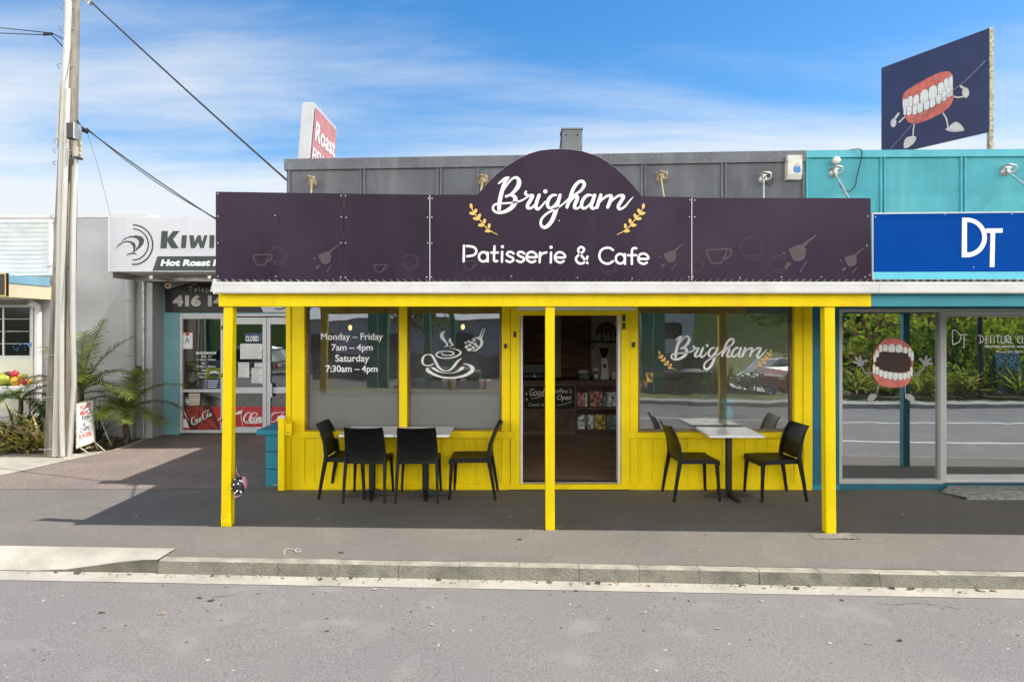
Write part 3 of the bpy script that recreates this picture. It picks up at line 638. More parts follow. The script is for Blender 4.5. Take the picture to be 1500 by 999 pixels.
m = MB(); x0 = fx(311,6.02); m.hexa([(x0-.03,6.04,fz(427,6.02)),(x0+.03,6.04,fz(427,6.02)),(x0+.03,6.10,fz(427,6.02)),(x0-.03,6.10,fz(427,6.02)),(x0+.0,6.04,fz(408,6.02)),(x0+.04,6.04,fz(408,6.02)),(x0+.04,6.10,fz(408,6.02)),(x0+.0,6.10,fz(408,6.02))]); m.build('spouting_bracket', 'white_paint', ver)
corr(fx(318,5.97), XSPL, 5.965, fz(411.5,5.97), YW-.002, 2.53).build('roof_sheet', 'roof_iron', ver)
corr(XSPL-.062, XE, 5.965, fz(411.5,5.97)+.004, YW-.002, 2.534).build('roof_sheet', 'roof_iron', ver2)
for v, xs in ((ver, [-2.62,-1.7,-.8,.1,1.0,1.9,2.7]), (ver2, [3.9,4.8,5.7,6.6,7.5,8.4,9.2])):
    for x in xs:
        m = MB(); m.prismx([(6.112,2.20),(6.112,2.29),(YW-.06,2.49),(YW-.06,2.40)], x-.022, x+.022); m.build('rafter', 'soffit', v)
    for yy, zz in ((6.45,2.235),(6.9,2.30),(7.3,2.36)):
        m = MB(); m.box(xs[0], xs[-1], yy, yy+.06, zz-.03, zz); m.build('purlin', 'soffit', v)
def post(v, pt0, pt1, pb0, pb1, pyb, mt, base=True, x=None):
    Y = 6.10; m = MB(); zt = fz(449.2, 6.10)
    if x is None: a0, a1, b0, b1 = fx(pb0,Y), fx(pb1,Y), fx(pt0,Y), fx(pt1,Y); zb = gz(a0, Y)-.002
    else: a0, a1, b0, b1 = x-.045, x+.045, x-.045, x+.045; zb = gz(x, Y)
    m.hexa([(a0,Y,zb),(a1,Y,zb),(a1,Y+.09,zb),(a0,Y+.09,zb),(b0,Y,zt),(b1,Y,zt),(b1,Y+.09,zt),(b0,Y+.09,zt)])
    return m.build('post', mt, v, .005)
p1 = post(ver, 327.3, 341, 323.4, 337.6, 770, 'yellow')
post(ver, 799, 812.6, 799.2, 812.8, 773, 'yellow'); post(ver, 1208, 1223.2, 1210.5, 1225.2, 780, 'yellow')
for x in (5.57, 8.5): post(ver2, 0,0,0,0,0, 'teal_trim', x=x)
m = MB(); Y = 6.094; m.pbox(323.5, 337.9, 752, 768.5, 6.092, 6.0985)
for px, py in ((328,756),(333,756),(328,764),(333,764)): m.lathe([(.0,-.008),(.007,-.008),(.007,0)], (fx(px,6.09),6.092,fz(py,6.09)), seg=8, axis='y')
pl = m.build('base_plate', 'yellow', p1, .002)
m = MB(); m.lathe([(0,-.006),(.01,-.006),(.01,0)], (fx(331,6.1),6.0985,fz(674,6.1)), seg=8, axis='y'); m.build('bolt', 'yellow', p1)

# ================================================================ THE CAFE FASCIA SIGN
YS = 6.0
sg = thing('cafe_sign', 'dark purple arched fascia sign with white script, sprigs and faint cup drawings', 'shop sign', (0,YS,fz(412,YS)))
arch = [(699,285.6),(712,271),(727.5,255.5),(743,243),(760,232.5),(775,225.5),(790,221),(806,219),(822.5,218.6),(839,219.5),(855,222.3),(875,229),(888,236.5),(900,245.5),(911,255),(920,264),(930,275),(940,288)]
panels = [[(316,281),(503.4,283.8),(503.4,411),(316,409)], [(503.9,283.8),(629.4,285.4),(629.4,412),(503.9,411)],
          [(629.9,285.4)]+arch+[(1013.2,289),(1013.2,412.3),(629.9,412)], [(1013.8,290),(1275.3,290.5),(1276.8,412),(1013.8,412.3)]]
sp_ = []
SCREWS = [(319,284),(319,317),(319,356),(319,405),(403,316),(404,405),(500,287),(506,287),(500,318),(507,319),(503.6,325),(503.6,341),(499.5,356),(506,356),(499,406.5),(506,406.5),(627.5,291),(633,291),(626,318.5),(632.5,318.5),(626.5,356),(632.5,356.5),(625,406),(632,406),(749,405),(846,407),(926,408),(819,323.5),(1010.5,293),(1017.5,293.5),(1010,318),(1017.5,318),(1009,406),(1015,406),(1084,407),(1145,406),(1203,406),(1267,406),(1271,317),(1270,360),(1274,403)]
def screw(m, px, py, Y): m.lathe([(0,-.003),(.0045,-.002),(.0055,0)], (fx(px,Y),Y-.001,fz(py,Y)), mi=1, seg=8, axis='y')
for P in panels:
    m = MB(); m.prism([(fx(x,YS), fz(y,YS)) for x, y in P], YS, YS+.004)
    lo2, hi2 = min(p[0] for p in P), max(p[0] for p in P)
    for px, py in SCREWS:
        if lo2 <= px < hi2: screw(m, px, py, YS)
    sp_.append(m.build('panel', ['sign_purple', 'aluminium'], sg))
m = MB()
for z in (fz(300,YS), fz(345,YS), fz(400,YS)): m.box(fx(320,YS), fx(1272,YS), YS+.0045, YS+.045, z-.02, z+.02)
for px in (330,420,503,566,630,700,822,940,1013,1100,1190,1265): m.box(fx(px,YS)-.02, fx(px,YS)+.02, YS+.046, YS+.086, fz(408,YS), fz(292,YS))
m.build('backing_frame', 'galv', sg)
m = MB(); m.box(fx(631,YS), fx(1010,YS), YS-.003, YS+.02, fz(413.3,YS), fz(412.4,YS)); m.box(fx(1014,YS), fx(1276,YS), YS-.003, YS+.02, fz(413.3,YS), fz(412.4,YS)); m.build('edge_trim', 'aluminium', sg)
for px, q0, q1 in ((629.65,286,412),(1013.5,290,412.3)):
    m = MB(); m.pbox(px-.5, px+.5, q0, q1, YS-.002, YS-.0002); m.build('joint_strip', 'aluminium', sg)
m = MB()
for i in range(len(arch)-1):
    (x0,y0),(x1,y1) = arch[i],arch[i+1]; m.poly([(fx(x0,YS),YS-.0008,fz(y0,YS)),(fx(x1,YS),YS-.0008,fz(y1,YS)),(fx(x1,YS),YS+.006,fz(y1,YS)+.003),(fx(x0,YS),YS+.006,fz(y0,YS)+.003)])
m.build('arch_edge', 'aluminium', sg)
a = front(YS, (680,240), 5.5556, base=.002); script(a, 'sign_white', lambda x, y, k=0: 1 if k else (x, y)); a.build('script_lettering', sg)
a = front(YS, (680,240), 5.5556, base=.002)
sprig(a, 'gold', lambda x, y, k=0: 1 if k else (x, y)); a.build('sprig', sg)
a = front(YS, (680,240), 5.5556, base=.002); sprig(a, 'gold', lambda x, y, k=0: 1 if k else (x, y), True); a.build('sprig', sg)
a = front(YS, (660,340), 5, base=.002); w = 17; m_ = 'sign_white'
def ring(cx, cy, rx, ry, a0=0, a1=360, n=20): return [(cx+rx*math.cos(R(a0+(a1-a0)*i/n)), cy+ry*math.sin(R(a0+(a1-a0)*i/n))) for i in range(n+1)]
S_ = lambda d, e=0: [(462+d,158+e),(445+d,147+e),(422+d,148+e),(414+d,165+e),(434+d,180+e),(456+d,190+e),(458+d,208+e),(434+d,220+e),(408+d,210+e)]
E_ = lambda d, e=0: [(560+d,184+e),(628+d,184+e),(622+d,160+e),(597+d,146+e),(570+d,154+e),(557+d,180+e),(565+d,208+e),(595+d,222+e),(620+d,212+e)]
for st in ([(98,100),(96,215)], [(118,103),(160,108),(184,125),(188,148),(168,170),(120,178)], ring(240,182,32,34), [(272,150),(272,216)],
           [(322,105),(318,198),(328,214),(342,212)], [(298,151),(347,151)], [(378,145),(376,218)], S_(0), S_(78), E_(0), [(655,150),(652,222)], [(654,185),(668,160),(702,150)],
           [(736,150),(734,224)], E_(208,2), [(1003,228),(942,150),(936,126),(956,110),(976,122),(972,142),(935,172),(918,196),(932,224),(962,231),(990,212),(1003,180)],
           [(1190,132),(1160,116),(1120,122),(1094,150),(1092,190),(1115,222),(1155,232),(1190,214)], ring(1243,196,33,35), [(1277,162),(1277,234)],
           [(1360,120),(1338,120),(1328,145),(1328,234)], [(1300,170),(1360,170)], E_(818,12)):
    a.stroke([(p[0], p[1], w) for p in st], m_, sm=len(st) > 2)
for c in ((380,108),(736,112)): a.ell(c[0], c[1], 12, 12, m_)
a.build('lettering', sg)
# faint cups, pots and scoops printed along the bottom
a = front(YS, base=.0015)
def cup(x, y, s, m='motif'):
    global a
    a = front(YS, base=.0015); w = 2.0*s
    a.stroke([(x,y,w),(x+30*s,y-2*s,w),(x+29*s,y+6*s,w),(x+22*s,y+19*s,w),(x+8*s,y+20*s,w),(x+2*s,y+9*s,w),(x,y,w)], m, sm=False)
    a.stroke([(x+29*s,y-1*s,w),(x+37*s,y,w),(x+35*s,y+8*s,w),(x+26*s,y+14*s,w)], m); a.build('printed_cup', sg); a = front(YS, base=.0015)
def pot(x, y, s):
    global a
    a = front(YS, base=.0015)
    a.poly([(x,y),(x+11*s,y-5*s),(x+18*s,y-7*s),(x+26*s,y),(x+24*s,y+14*s),(x+16*s,y+18*s),(x+8*s,y+17*s),(x+4*s,y+10*s)], 'motif')
    a.stroke([(x+20*s,y-3*s,5*s),(x+27*s,y-10*s,3.5*s),(x+41*s,y-21*s,1.6*s)], 'motif', sm=False)
    a.stroke([(x-4*s,y+27*s,4*s),(x-1*s,y+23*s,5*s),(x+3*s,y+20*s,3*s)], 'motif')
    a.stroke([(x+17*s,y+34*s,2*s),(x+22*s,y+25*s,1.6*s),(x+27*s,y+18*s,1.4*s)], 'motif'); a.ell(x-7*s, y+6*s, 3*s, 1.6*s, 'motif', .5); a.build('printed_pot', sg); a = front(YS, base=.0015)
cup(371,374,.74); pot(466,374,.74); a.ell(413,394,3.6,4.6,'motif'); a.stroke([(396,400,1.5),(401,391,1.5)],'motif'); a.stroke([(430,388,1.5),(431,394,2),(434,398,1.5)],'motif')
cup(548,388.5,.52); a.ell(577,402,2.6,3.6,'motif'); cup(1035,366.5,.98); a.ell(1088,390,5,6,'motif',.2); a.stroke([(1066,399,2),(1072,388,2)],'motif'); a.stroke([(1111,382,1.6),(1110,388,2.2),(1114,393,1.5)],'motif')
pot(1155,365,1.0); pot(1237,378,.7); pot(972,372,.72); a.stroke([(1205,390,1.2),(1204,395,2),(1208,399,1.2)],'motif')
a.ell(702,398,3,4,'motif'); cup(678,383,.6,'motif_faint')
a.build('printed_motif', sg)
for x, y, s in ((395,368,1),(590,378,.9),(700,372,.8),(1085,355,1.3),(1128,380,1),(1010,384,.8),(880,384,.9)):
    a = front(YS, base=.0011)
    a.stroke([(x,y,1),(x+12*s,y-6*s,1),(x+24*s,y+2*s,1),(x+20*s,y+14*s,1),(x+4*s,y+14*s,1),(x-1,y+4,1)], 'motif_faint')
    a.stroke([(x+5*s,y+18*s,.9),(x+16*s,y+20*s,.9),(x+28*s,y+12*s,.9)], 'motif_faint')
    a.build('printed_motif', sg)
# ================================================================ CLINIC (teal shop on the right)
cl = thing('clinic_building', 'teal parapet shop with large grey framed windows and blue sign', 'building', (6,YW,0))
xe = 9.4; m = MB(); z0, z1 = fz(221.5,YW), fz(217,YW)
def zt2(x): return z0+(z1-z0)*(x-xr)/(xe-xr)
m.faces([(xr+.002,YW,2.25),(xe,YW,2.25),(xe,YW,z1-.03),(xr+.002,YW,z0-.03),(xr+.002,YW+.12,2.25),(xe,YW+.12,2.25),(xe,YW+.12,z1-.03),(xr+.002,YW+.12,z0-.03)],
        [(0,1,2,3),(5,4,7,6),(4,0,3,7),(1,5,6,2),(3,2,6,7),(4,5,1,0)]); m.build('parapet', 'parapet_teal', cl)
m = MB(); n = 40
for i in range(n):
    a_ = xr+.002+(xe-xr-.002)*i/n; b_ = xr+.002+(xe-xr-.002)*(i+1)/n
    m.hexa([(a_,YW-.035,zt2(a_)-.085),(b_,YW-.035,zt2(b_)-.085),(b_,YW+.14,zt2(b_)-.085),(a_,YW+.14,zt2(a_)-.085),(a_,YW-.03,zt2(a_)),(b_,YW-.03,zt2(b_)),(b_,YW+.14,zt2(b_)+.01),(a_,YW+.14,zt2(a_)+.01)])
m.build('parapet_capping', 'parapet_teal', cl)
for px in (1181.5,1289.5,1295,1407,1412.5,1523,1640):
    x = fx(px,YW); m = MB(); m.box(x-.012, x+.012, YW-.022, YW-.001, 2.3, zt2(x)-.086); m.build('batten', 'parapet_teal', cl)
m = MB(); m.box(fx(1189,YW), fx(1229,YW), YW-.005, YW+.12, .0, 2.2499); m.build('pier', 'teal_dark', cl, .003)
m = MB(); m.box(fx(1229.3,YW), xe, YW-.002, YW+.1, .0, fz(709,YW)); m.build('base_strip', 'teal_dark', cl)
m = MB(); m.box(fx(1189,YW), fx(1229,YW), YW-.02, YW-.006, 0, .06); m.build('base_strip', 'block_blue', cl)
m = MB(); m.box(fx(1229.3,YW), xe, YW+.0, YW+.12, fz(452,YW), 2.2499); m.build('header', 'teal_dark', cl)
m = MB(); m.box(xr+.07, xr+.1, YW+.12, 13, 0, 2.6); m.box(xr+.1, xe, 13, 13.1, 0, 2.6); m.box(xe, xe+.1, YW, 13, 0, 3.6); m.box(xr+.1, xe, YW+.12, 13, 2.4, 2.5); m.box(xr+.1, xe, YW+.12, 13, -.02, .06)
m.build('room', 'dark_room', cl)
def cwin(p0, p1, g0, g1, qt, gt, gb, qb):
    Yf = YW-.0; w = MB()
    w.pbox(p0, g0, qt, qb, Yf, Yf+.1); w.pbox(g1, p1, qt, qb, Yf, Yf+.1); w.pbox(g0, g1, qt, gt, Yf, Yf+.1); w.pbox(g0, g1, gb, qb, Yf, Yf+.1)
    wo = w.build('window', 'alu_warm', cl)
    g = MB(); x0, x1, z0, z1 = fx(g0,Yf), fx(g1,Yf), fz(gb,Yf), fz(gt,Yf); g.poly([(x0,Yf+.05,z0),(x1,Yf+.05,z0),(x1,Yf+.05,z1),(x0,Yf+.05,z1)]); g.build('glass', 'glass_clinic', wo)
    return wo
c1 = cwin(1229.5, 1381.8, 1234, 1378, 452.5, 457.5, 703.3, 708.5)
c2 = cwin(1382, 1640, 1386.5, 1636, 452.5, 464, 697, 707)
m = MB(); m.pbox(1387, 1640, 457.8, 459.4, YW-.012, YW-.001); m.pbox(1387, 1640, 702.6, 704, YW-.012, YW-.001); m.build('frame_bead', 'aluminium', c2)
# smiling denture sticker on the left pane
Yc = YW+.05
a = front(Yc, (1240,480), 8.33, base=.002)
a.stroke([(190,475,16),(215,530,16),(255,560,16),(320,548,14)], 'sticker_limb'); a.stroke([(950,475,14),(910,530,16),(860,570,14),(805,588,14)], 'sticker_limb')
a.stroke([(398,690,10),(380,760,11),(370,800,10)], 'sticker_limb'); a.stroke([(718,700,10),(716,760,10),(722,820,10)], 'sticker_limb')
a.poly([(258,910),(262,850),(300,810),(350,808),(372,825),(345,870),(300,905)], 'sticker_limb', True)
a.poly([(712,850),(725,815),(765,808),(810,830),(835,880),(838,915),(800,910),(750,880)], 'sticker_limb', True)
a.ell(168,435,42,40,'sticker_limb'); a.ell(968,430,42,40,'sticker_limb')
for x0, y0, x1, y1 in ((140,430,92,420),(145,405,118,370),(172,400,165,352),(200,420,245,400),(935,415,898,380),(965,395,978,352),(990,405,1022,385),(1000,435,1042,438)):
    a.stroke([(x0,y0,30),(x1,y1,28)], 'sticker_limb')
a.poly([(340,280),(400,200),(470,142),(560,130),(660,145),(750,205),(810,290),(822,380),(808,460),(808,500),(795,590),(770,660),(720,710),(620,730),(500,725),(400,690),(340,620),(318,560),(315,450),(325,430),(322,350)], 'gum', True)
a.poly([(420,292),(520,296),(640,303),(745,308),(775,370),(792,450),(765,520),(690,548),(560,545),(450,528),(385,480),(345,445),(360,390),(385,330)], 'mouth', True)
def tooth(x0, y0, x1, y1, up=True, shr=0):
    cx = (x0+x1)/2; r = (x1-x0)*.5
    if up: P = [(x0+.1*r,y1-.25*r),(x0-.02*r,(y0+y1)/2),(x0+.2*r,y0+.45*r),(cx,y0),(x1-.2*r,y0+.45*r),(x1+.02*r,(y0+y1)/2),(x1-.1*r,y1-.25*r),(x1-.35*r,y1),(x0+.35*r,y1)]
    else: P = [(x0+.35*r,y0),(x1-.35*r,y0),(x1-.05*r,y0+.25*r),(x1,(y0+y1)/2),(x1-.2*r,y1-.4*r),(cx,y1),(x0+.2*r,y1-.4*r),(x0,(y0+y1)/2),(x0+.05*r,y0+.25*r)]
    P = [(x, y-shr*(x-cx)) for x, y in P]
    c = (cx, (y0+y1)/2); Q = [(c[0]+(x-c[0])*1.12, c[1]+(y-c[1])*1.06) for x, y in P]
    a.poly(Q, 'tooth_edge', True); a.poly(P, 'tooth', True)
for t in ((330,330,362,415),(355,275,395,360),(398,208,437,295),(790,290,820,400),(755,245,792,352)): tooth(*t)
for t in ((446,203,503,288),(692,235,745,310),(510,198,594,296),(602,202,684,300)): tooth(*t)
for t in ((322,452,350,560),(355,480,394,572),(778,480,806,590),(742,535,776,620),(400,518,446,600),(450,532,503,622),(508,542,562,632),(568,550,625,640),(632,555,686,640),(692,552,736,632)): tooth(*t, False)
a.build('denture_sticker', c1)
# thin line lettering on the right pane
a = front(Yc, (1370,450), 6.66, base=.002); w = 8; m_ = 'sign_white'
for st in ([(168,225),(168,362)],[(168,225),(200,230),(240,265),(250,295),(235,335),(200,358),(168,362)],[(240,267),(312,267)],[(282,267),(282,402)]):
    a.stroke([(p[0], p[1], w) for p in st], m_, sm=len(st) > 5, rnd=False)
a.build('logo', c2); a = front(Yc, (1370,450), 6.66, base=.002)
for st in (
           [(440,275),(440,350)],[(420,275),(455,280),(478,312),(455,345),(425,350)],[(520,278),(495,278),(495,350),(520,350)],[(495,312),(515,312)],
           [(540,350),(540,280),(575,278),(575,350)],[(592,278),(630,278)],[(610,278),(610,350)],[(645,278),(645,345),(660,350),(680,345),(680,278)],
           [(694,350),(694,278),(718,280),(720,305),(696,315),(722,350)],[(755,278),(735,278),(735,350),(757,350)],[(735,312),(750,312)],[(835,280),(812,285),(800,312),(812,345),(835,350)],[(850,275),(850,350),(875,350)],[(890,278),(890,350)]):
    a.stroke([(p[0], p[1], w) for p in st], m_, sm=len(st) > 5, rnd=False)
a.build('lettering', c2)
a = front(Yc, (1370,450), 6.66, base=.002); a.text('DENTURE SERVICES AND R', 482, 374, 900, 394, m_, bold=.02); a.build('lettering', c2)
a = front(Yc, (1370,450), 6.66, base=.002); a.text('Phone 493 5072', 595, 425, 850, 445, m_)
a.build('lettering', c2)
# clinic sign
YB = 6.03
cs_ = thing('clinic_sign', 'royal blue fascia sign with pale cyan stripe and white two letter logo', 'shop sign', (5,YB,fz(411,YB)))
m = MB(); m.prism([(fx(x,YB), fz(y,YB)) for x, y in ((1279.2,314),(1660,310),(1660,397.5),(1279.2,398.5))], YB, YB+.004)
for px, py in ((1282.5,318),(1384.5,314),(1482,313.5),(1426,392)): screw(m, px, py, YB)
m.build('panel', ['sign_blue', 'aluminium'], cs_)
m = MB(); m.prism([(fx(x,YB), fz(y,YB)) for x, y in ((1279.2,398.7),(1660,397.7),(1660,409),(1279.2,411.5))], YB, YB+.004); m.build('stripe_panel', 'sign_cyan', cs_)
m = MB(); m.box(fx(1281,YB), fx(1660,YB), YB+.0045, YB+.05, fz(330,YB), fz(324,YB)); m.box(fx(1281,YB), fx(1660,YB), YB+.0045, YB+.05, fz(400,YB), fz(394,YB)); m.build('backing_frame', 'galv', cs_)
m = MB(); m.prism([(fx(x,YB), fz(y,YB)) for x, y in ((1277.6,312),(1660,308.8),(1660,310),(1279,313.9),(1279,412),(1277.6,412))], YB-.004, YB+.01); m.build('edge_trim', 'aluminium', cs_)
a = front(YB, (1280,300), 6.245, base=.002)
o_ = [(850+(1035-850)*math.sin(t), 300-181*math.cos(t)) for t in [math.pi*k/24 for k in range(25)]]; i_ = [(852+(992-852)*math.sin(t), 298-140*math.cos(t)) for t in [math.pi*k/24 for k in range(25)]]
for k in range(24): a.mb('sign_white').faces([a.W(*p, .003) for p in (o_[k], o_[k+1], i_[k+1], i_[k])], [(0,1,2,3)])
a.mb('sign_white').faces([a.W(x, y, .003) for x, y in ((808,119),(850,119),(852,158),(852,438),(850,481),(804,481))], [(0,1,2,3,4,5)])
a.poly([(1022,218),(1180,217),(1178,257),(1034,259)], 'sign_white'); a.poly([(1068,257),(1110,257),(1104,570),(1060,570)], 'sign_white')
a.build('logo', cs_)
# chequer plate ramp
rp = MB(); x0 = fx(1378,7.4); 
zr = .055
rp.faces([(fx(1390,YW-.03),YW-.03,zr),(9.2,YW-.03,zr),(9.2,7.22,.012),(fx(1416,7.22),7.22,.012),(fx(1377,7.50),7.50,.0),(fx(1416,7.22),7.22,-.02),(9.2,7.22,-.02)], [(0,3,2,1),(0,4,3),(3,5,6,2)])
ro = rp.build('entry_ramp', 'checker'); tag(ro, 'low silver chequer plate ramp at the foot of the clinic entrance', 'ramp')
m = MB(); y = 7.36; z = .034; m.box(fx(1412,y), 9.2, y-.006, y+.006, z, z+.005)
for i in range(34):
    for j in range(4):
        xx = fx(1412,7.3)+.055*i+(j%2)*.027; yy = 7.27+.07*j; zz = .012+(yy-7.22)*.043/.37
        if xx < 9: m.box(xx-.012, xx+.012, yy-.003, yy+.003, zz, zz+.004)
m.build('tread_pattern', 'steel', ro)
# ================================================================ PARAPET FITTINGS
def stay(px, py, ex, ey, m1, label, lamp=False, Ye=6.05):
    t = thing('sign_stay', label, 'sign bracket', (fx(px,YW),YW,fz(py,YW)), group='steel stays bracing the signs back to the parapet')
    c = (fx(px,YW), YW-.035, fz(py,YW))
    m = MB(); m.lathe([(0,-.03),(.04,-.03),(.055,-.012),(.06,.01),(0,.01)], (c[0],YW-.002,c[2]), seg=10, axis='y'); m.tube([(c[0]-.05,YW-.03,c[2]+.05),(c[0]-.02,YW-.11,c[2]+.06),(c[0]+.05,YW-.12,c[2]+.045),(c[0]+.06,YW-.10,c[2]-.01),(c[0]+.0,YW-.07,c[2]-.03)], .013, seg=6)
    m.box(c[0]-.022, c[0]+.022, YW-.075, YW-.03, c[2]-.03, c[2]+.03); m.tube([(c[0]-.03,YW-.06,c[2]+.035),(c[0]+.035,YW-.06,c[2]+.035)], .009, seg=6)
    m.build('wall_hook', m1, t, .002)
    m = MB(); m.tube([c, (fx(ex,Ye), Ye+.03, fz(ey,Ye))], .0105, seg=8); m.build('rod', m1, t)
    return t
stay(458,269,453,300,'rusty','rusty bent stay at the far left end of the grey parapet')
stay(707,267,700,305,'rusty','rusty stay just left of the arch of the purple sign')
stay(967,262,976,303,'rusty','pale rusty stay just right of the arch of the purple sign')
stay(1117,263,1120,300,'galv','blackened stay with a tangle of loose wire on the grey parapet')
stay(1220,254,1249,296,'galv','galvanised stay below the small round white lamp on the teal parapet')
stay(1471,252,1515,278,'galv','galvanised stay at the right end above the blue sign')
m = MB(); rnd = random.Random(2)
c = (fx(1122,YW), fz(266,YW)); m.tube([(c[0]+.045*math.cos(k*.8)*(1+.3*rnd.random()), YW-.06-.03*rnd.random(), c[1]+.05*math.sin(k*.8)*(1+.4*rnd.random())) for k in range(22)], .004, seg=5)
o = m.build('loose_wire', 'cable'); tag(o, 'tangle of thin loose wire around the bracket on the grey parapet', 'wire')
t = thing('outdoor_lamp', 'small round white lamp on the teal parapet', 'lamp', (fx(1220,YW),YW,fz(238,YW)))
m = MB(); m.lathe([(0,-.12),(.03,-.118),(.042,-.10),(.045,-.07),(.02,-.05),(.02,0)], (fx(1220,YW),YW-.002,fz(238,YW)), seg=14, axis='y'); m.build('lamp_head', 'alarm_white', t)
m = MB(); m.tube([(fx(1224,YW),YW-.03,fz(236,YW)),(fx(1226,YW),YW-.05,fz(245,YW)),(fx(1222,YW),YW-.03,fz(252,YW))], .006, seg=6); m.build('lamp_bracket', 'black_metal', t)
m = MB(); P = [(1246,218,7.7),(1256,221,7.56),(1259,230,7.57),(1256,245,7.575),(1252,262,7.58),(1250,273,7.575),(1240,282,7.57),(1229,276,7.57),(1224,262,7.56)]
m.tube([(p[0],p[1],p[2]) for p in smooth([(fx(a,YW),y,fz(b,YW)) for a,b,y in P], 5)], .006, seg=6)
o = m.build('power_cable', 'cable'); tag(o, 'black cable looping over the top of the teal parapet', 'cable')
t = thing('alarm_box', 'weathered white alarm box with a blue badge on the grey parapet', 'alarm', (fx(1165,YW),YW,fz(262,YW)))
m = MB(); m.pbox(1154, 1175.5, 227.5, 256, YW-.09, YW-.002); x0, x1 = fx(1154,YW-.09), fx(1175.5,YW-.09); zb_ = fz(256,YW-.09)
m.hexa([(x0,YW-.06,zb_-.05),(x1,YW-.06,zb_-.05),(x1,YW-.002,zb_-.05),(x0,YW-.002,zb_-.05),(x0,YW-.09,zb_-.001),(x1,YW-.09,zb_-.001),(x1,YW-.002,zb_-.001),(x0,YW-.002,zb_-.001)]); m.build('housing', 'alarm_white', t, .004)
a = front(YW-.09, base=.002); a.poly([(1163,243),(1167,244.5),(1172,243),(1173,248),(1172,253),(1167,254),(1163,252),(1162,248)], 'badge'); a.build('badge', t)
# flue box on the roof
t = thing('roof_duct', 'grey metal duct box standing on the cafe roof behind the arched sign', 'duct', (fx(838,9),9,3.5))
m = MB(); m.pbox(823.5, 853, 188.5, 270, 9, 9.28); m.build('duct_casing', 'duct_grey', t, .004)
m = MB(); m.pbox(822.5, 854, 187.5, 190, 8.985, 9.3); m.build('duct_cap', 'duct_grey', t)
m = MB(); m.tube([(fx(823.5,9)-.004,8.99,fz(190,9)),(fx(819.5,9),9.1,fz(230,9))], .008, seg=6)
for px in (829,846): m.lathe([(0,-.004),(.012,-.003),(.012,0)], (fx(px,9),8.999,fz(198,9)), seg=8, axis='y')
m.build('duct_stay', 'black_metal', t)
# roof billboard (clinic)
P0 = Vector((fx(1449,9.0), 9.0, 0)); d = Vector((-.53,1,0)).normalized(); n_ = Vector((-d.y, d.x, 0)); n_ = n_ if n_.y < 0 else -n_
bb = thing('roof_billboard', 'navy roof billboard at an angle showing a smiling set of dentures with arms and legs', 'billboard', (P0.x-.3,9.6,3.5))
def onb(px, py):
    dr_ = Vector(((px-CX)/F, 1, -(py-HY)/F)); o = Vector((0,0,H)); return o+dr_*((P0-o).dot(n_)/dr_.dot(n_))
q = [onb(1449,193.2), onb(1291,230), onb(1291,100), onb(1449,41.5)]
m = MB(); bk = [p-n_*.03 for p in q]; m.faces(q+bk, [(0,1,2,3),(7,6,5,4),(1,0,4,5),(2,1,5,6),(3,2,6,7),(0,3,7,4)])
m.build('panel', 'billboard', bb)
m = MB(); c = P0-n_*.0; xx = fx(1452,9.0)
m.box(xx-.028, xx+.028, 8.99, 9.05, 3.5, fz(41,9)); m.build('post', 'moss_white', bb, .004)
f_ = onb(1300,150)-n_*.08; m = MB(); m.box(f_.x-.04, f_.x+.04, f_.y, f_.y+.08, 3.4, f_.z+.6); m.build('post', 'moss_white', bb, .004)
a = Art(P0, n_, (1300,90), 7.686, base=.002)
a.stroke([(195,625,14),(165,655,14),(130,688,12)], 'glove'); a.stroke([(740,390,14),(780,408,16),(850,400,14)], 'glove')
a.stroke([(303,710,14),(292,770,14),(288,840,14)], 'glove'); a.stroke([(625,585,14),(660,640,18),(675,700,16),(680,740,16)], 'glove')
a.poly([(185,980),(185,920),(210,865),(270,845),(318,850),(322,880),(290,930),(225,975)], 'glove', True)
a.poly([(650,765),(690,740),(740,695),(790,687),(840,730),(862,770),(850,785),(760,795),(690,788)], 'glove', True)
a.ell(68,695,32,50,'glove',.1); a.stroke([(88,640,26),(125,590,24)], 'glove'); a.ell(880,355,40,58,'glove'); a.stroke([(860,305,30),(825,283,28)], 'glove')
a.poly([(170,400),(195,350),(260,300),(400,220),(560,140),(680,115),(722,145),(738,200),(740,330),(740,430),(700,510),(600,590),(480,650),(380,690),(290,705),(220,670),(190,580),(168,480)], 'gum', True)
for cx, cy, w_, h_, u in ((186,480,26,100,1),(215,480,38,110,1),(705,255,34,150,1),(722,240,24,150,1),(258,455,48,125,1),(660,262,54,135,1),(323,438,64,118,1),(602,302,70,125,1),(415,396,90,150,1),(512,350,92,152,1),
                          (196,560,30,90,0),(722,340,28,100,0),(245,562,52,92,0),(690,352,48,110,0),(308,550,50,105,0),(640,394,50,112,0),(368,528,62,110,0),(578,430,60,108,0),(440,500,60,98,0),(508,474,62,100,0)):
    tooth(cx-w_/2, cy-h_/2, cx+w_/2, cy+h_/2, bool(u), .3)
a.build('denture_artwork', bb)
m = MB(); m.tube([onb(1447,90)+n_*.05, onb(1420,118)+n_*.06, onb(1395,137)+n_*.06, onb(1345,178)+n_*.06, onb(1308,219)+n_*.06], .004, seg=5)
o = m.build('stay_wire', 'galv'); tag(o, 'thin slack wire running across the roof billboard', 'wire')

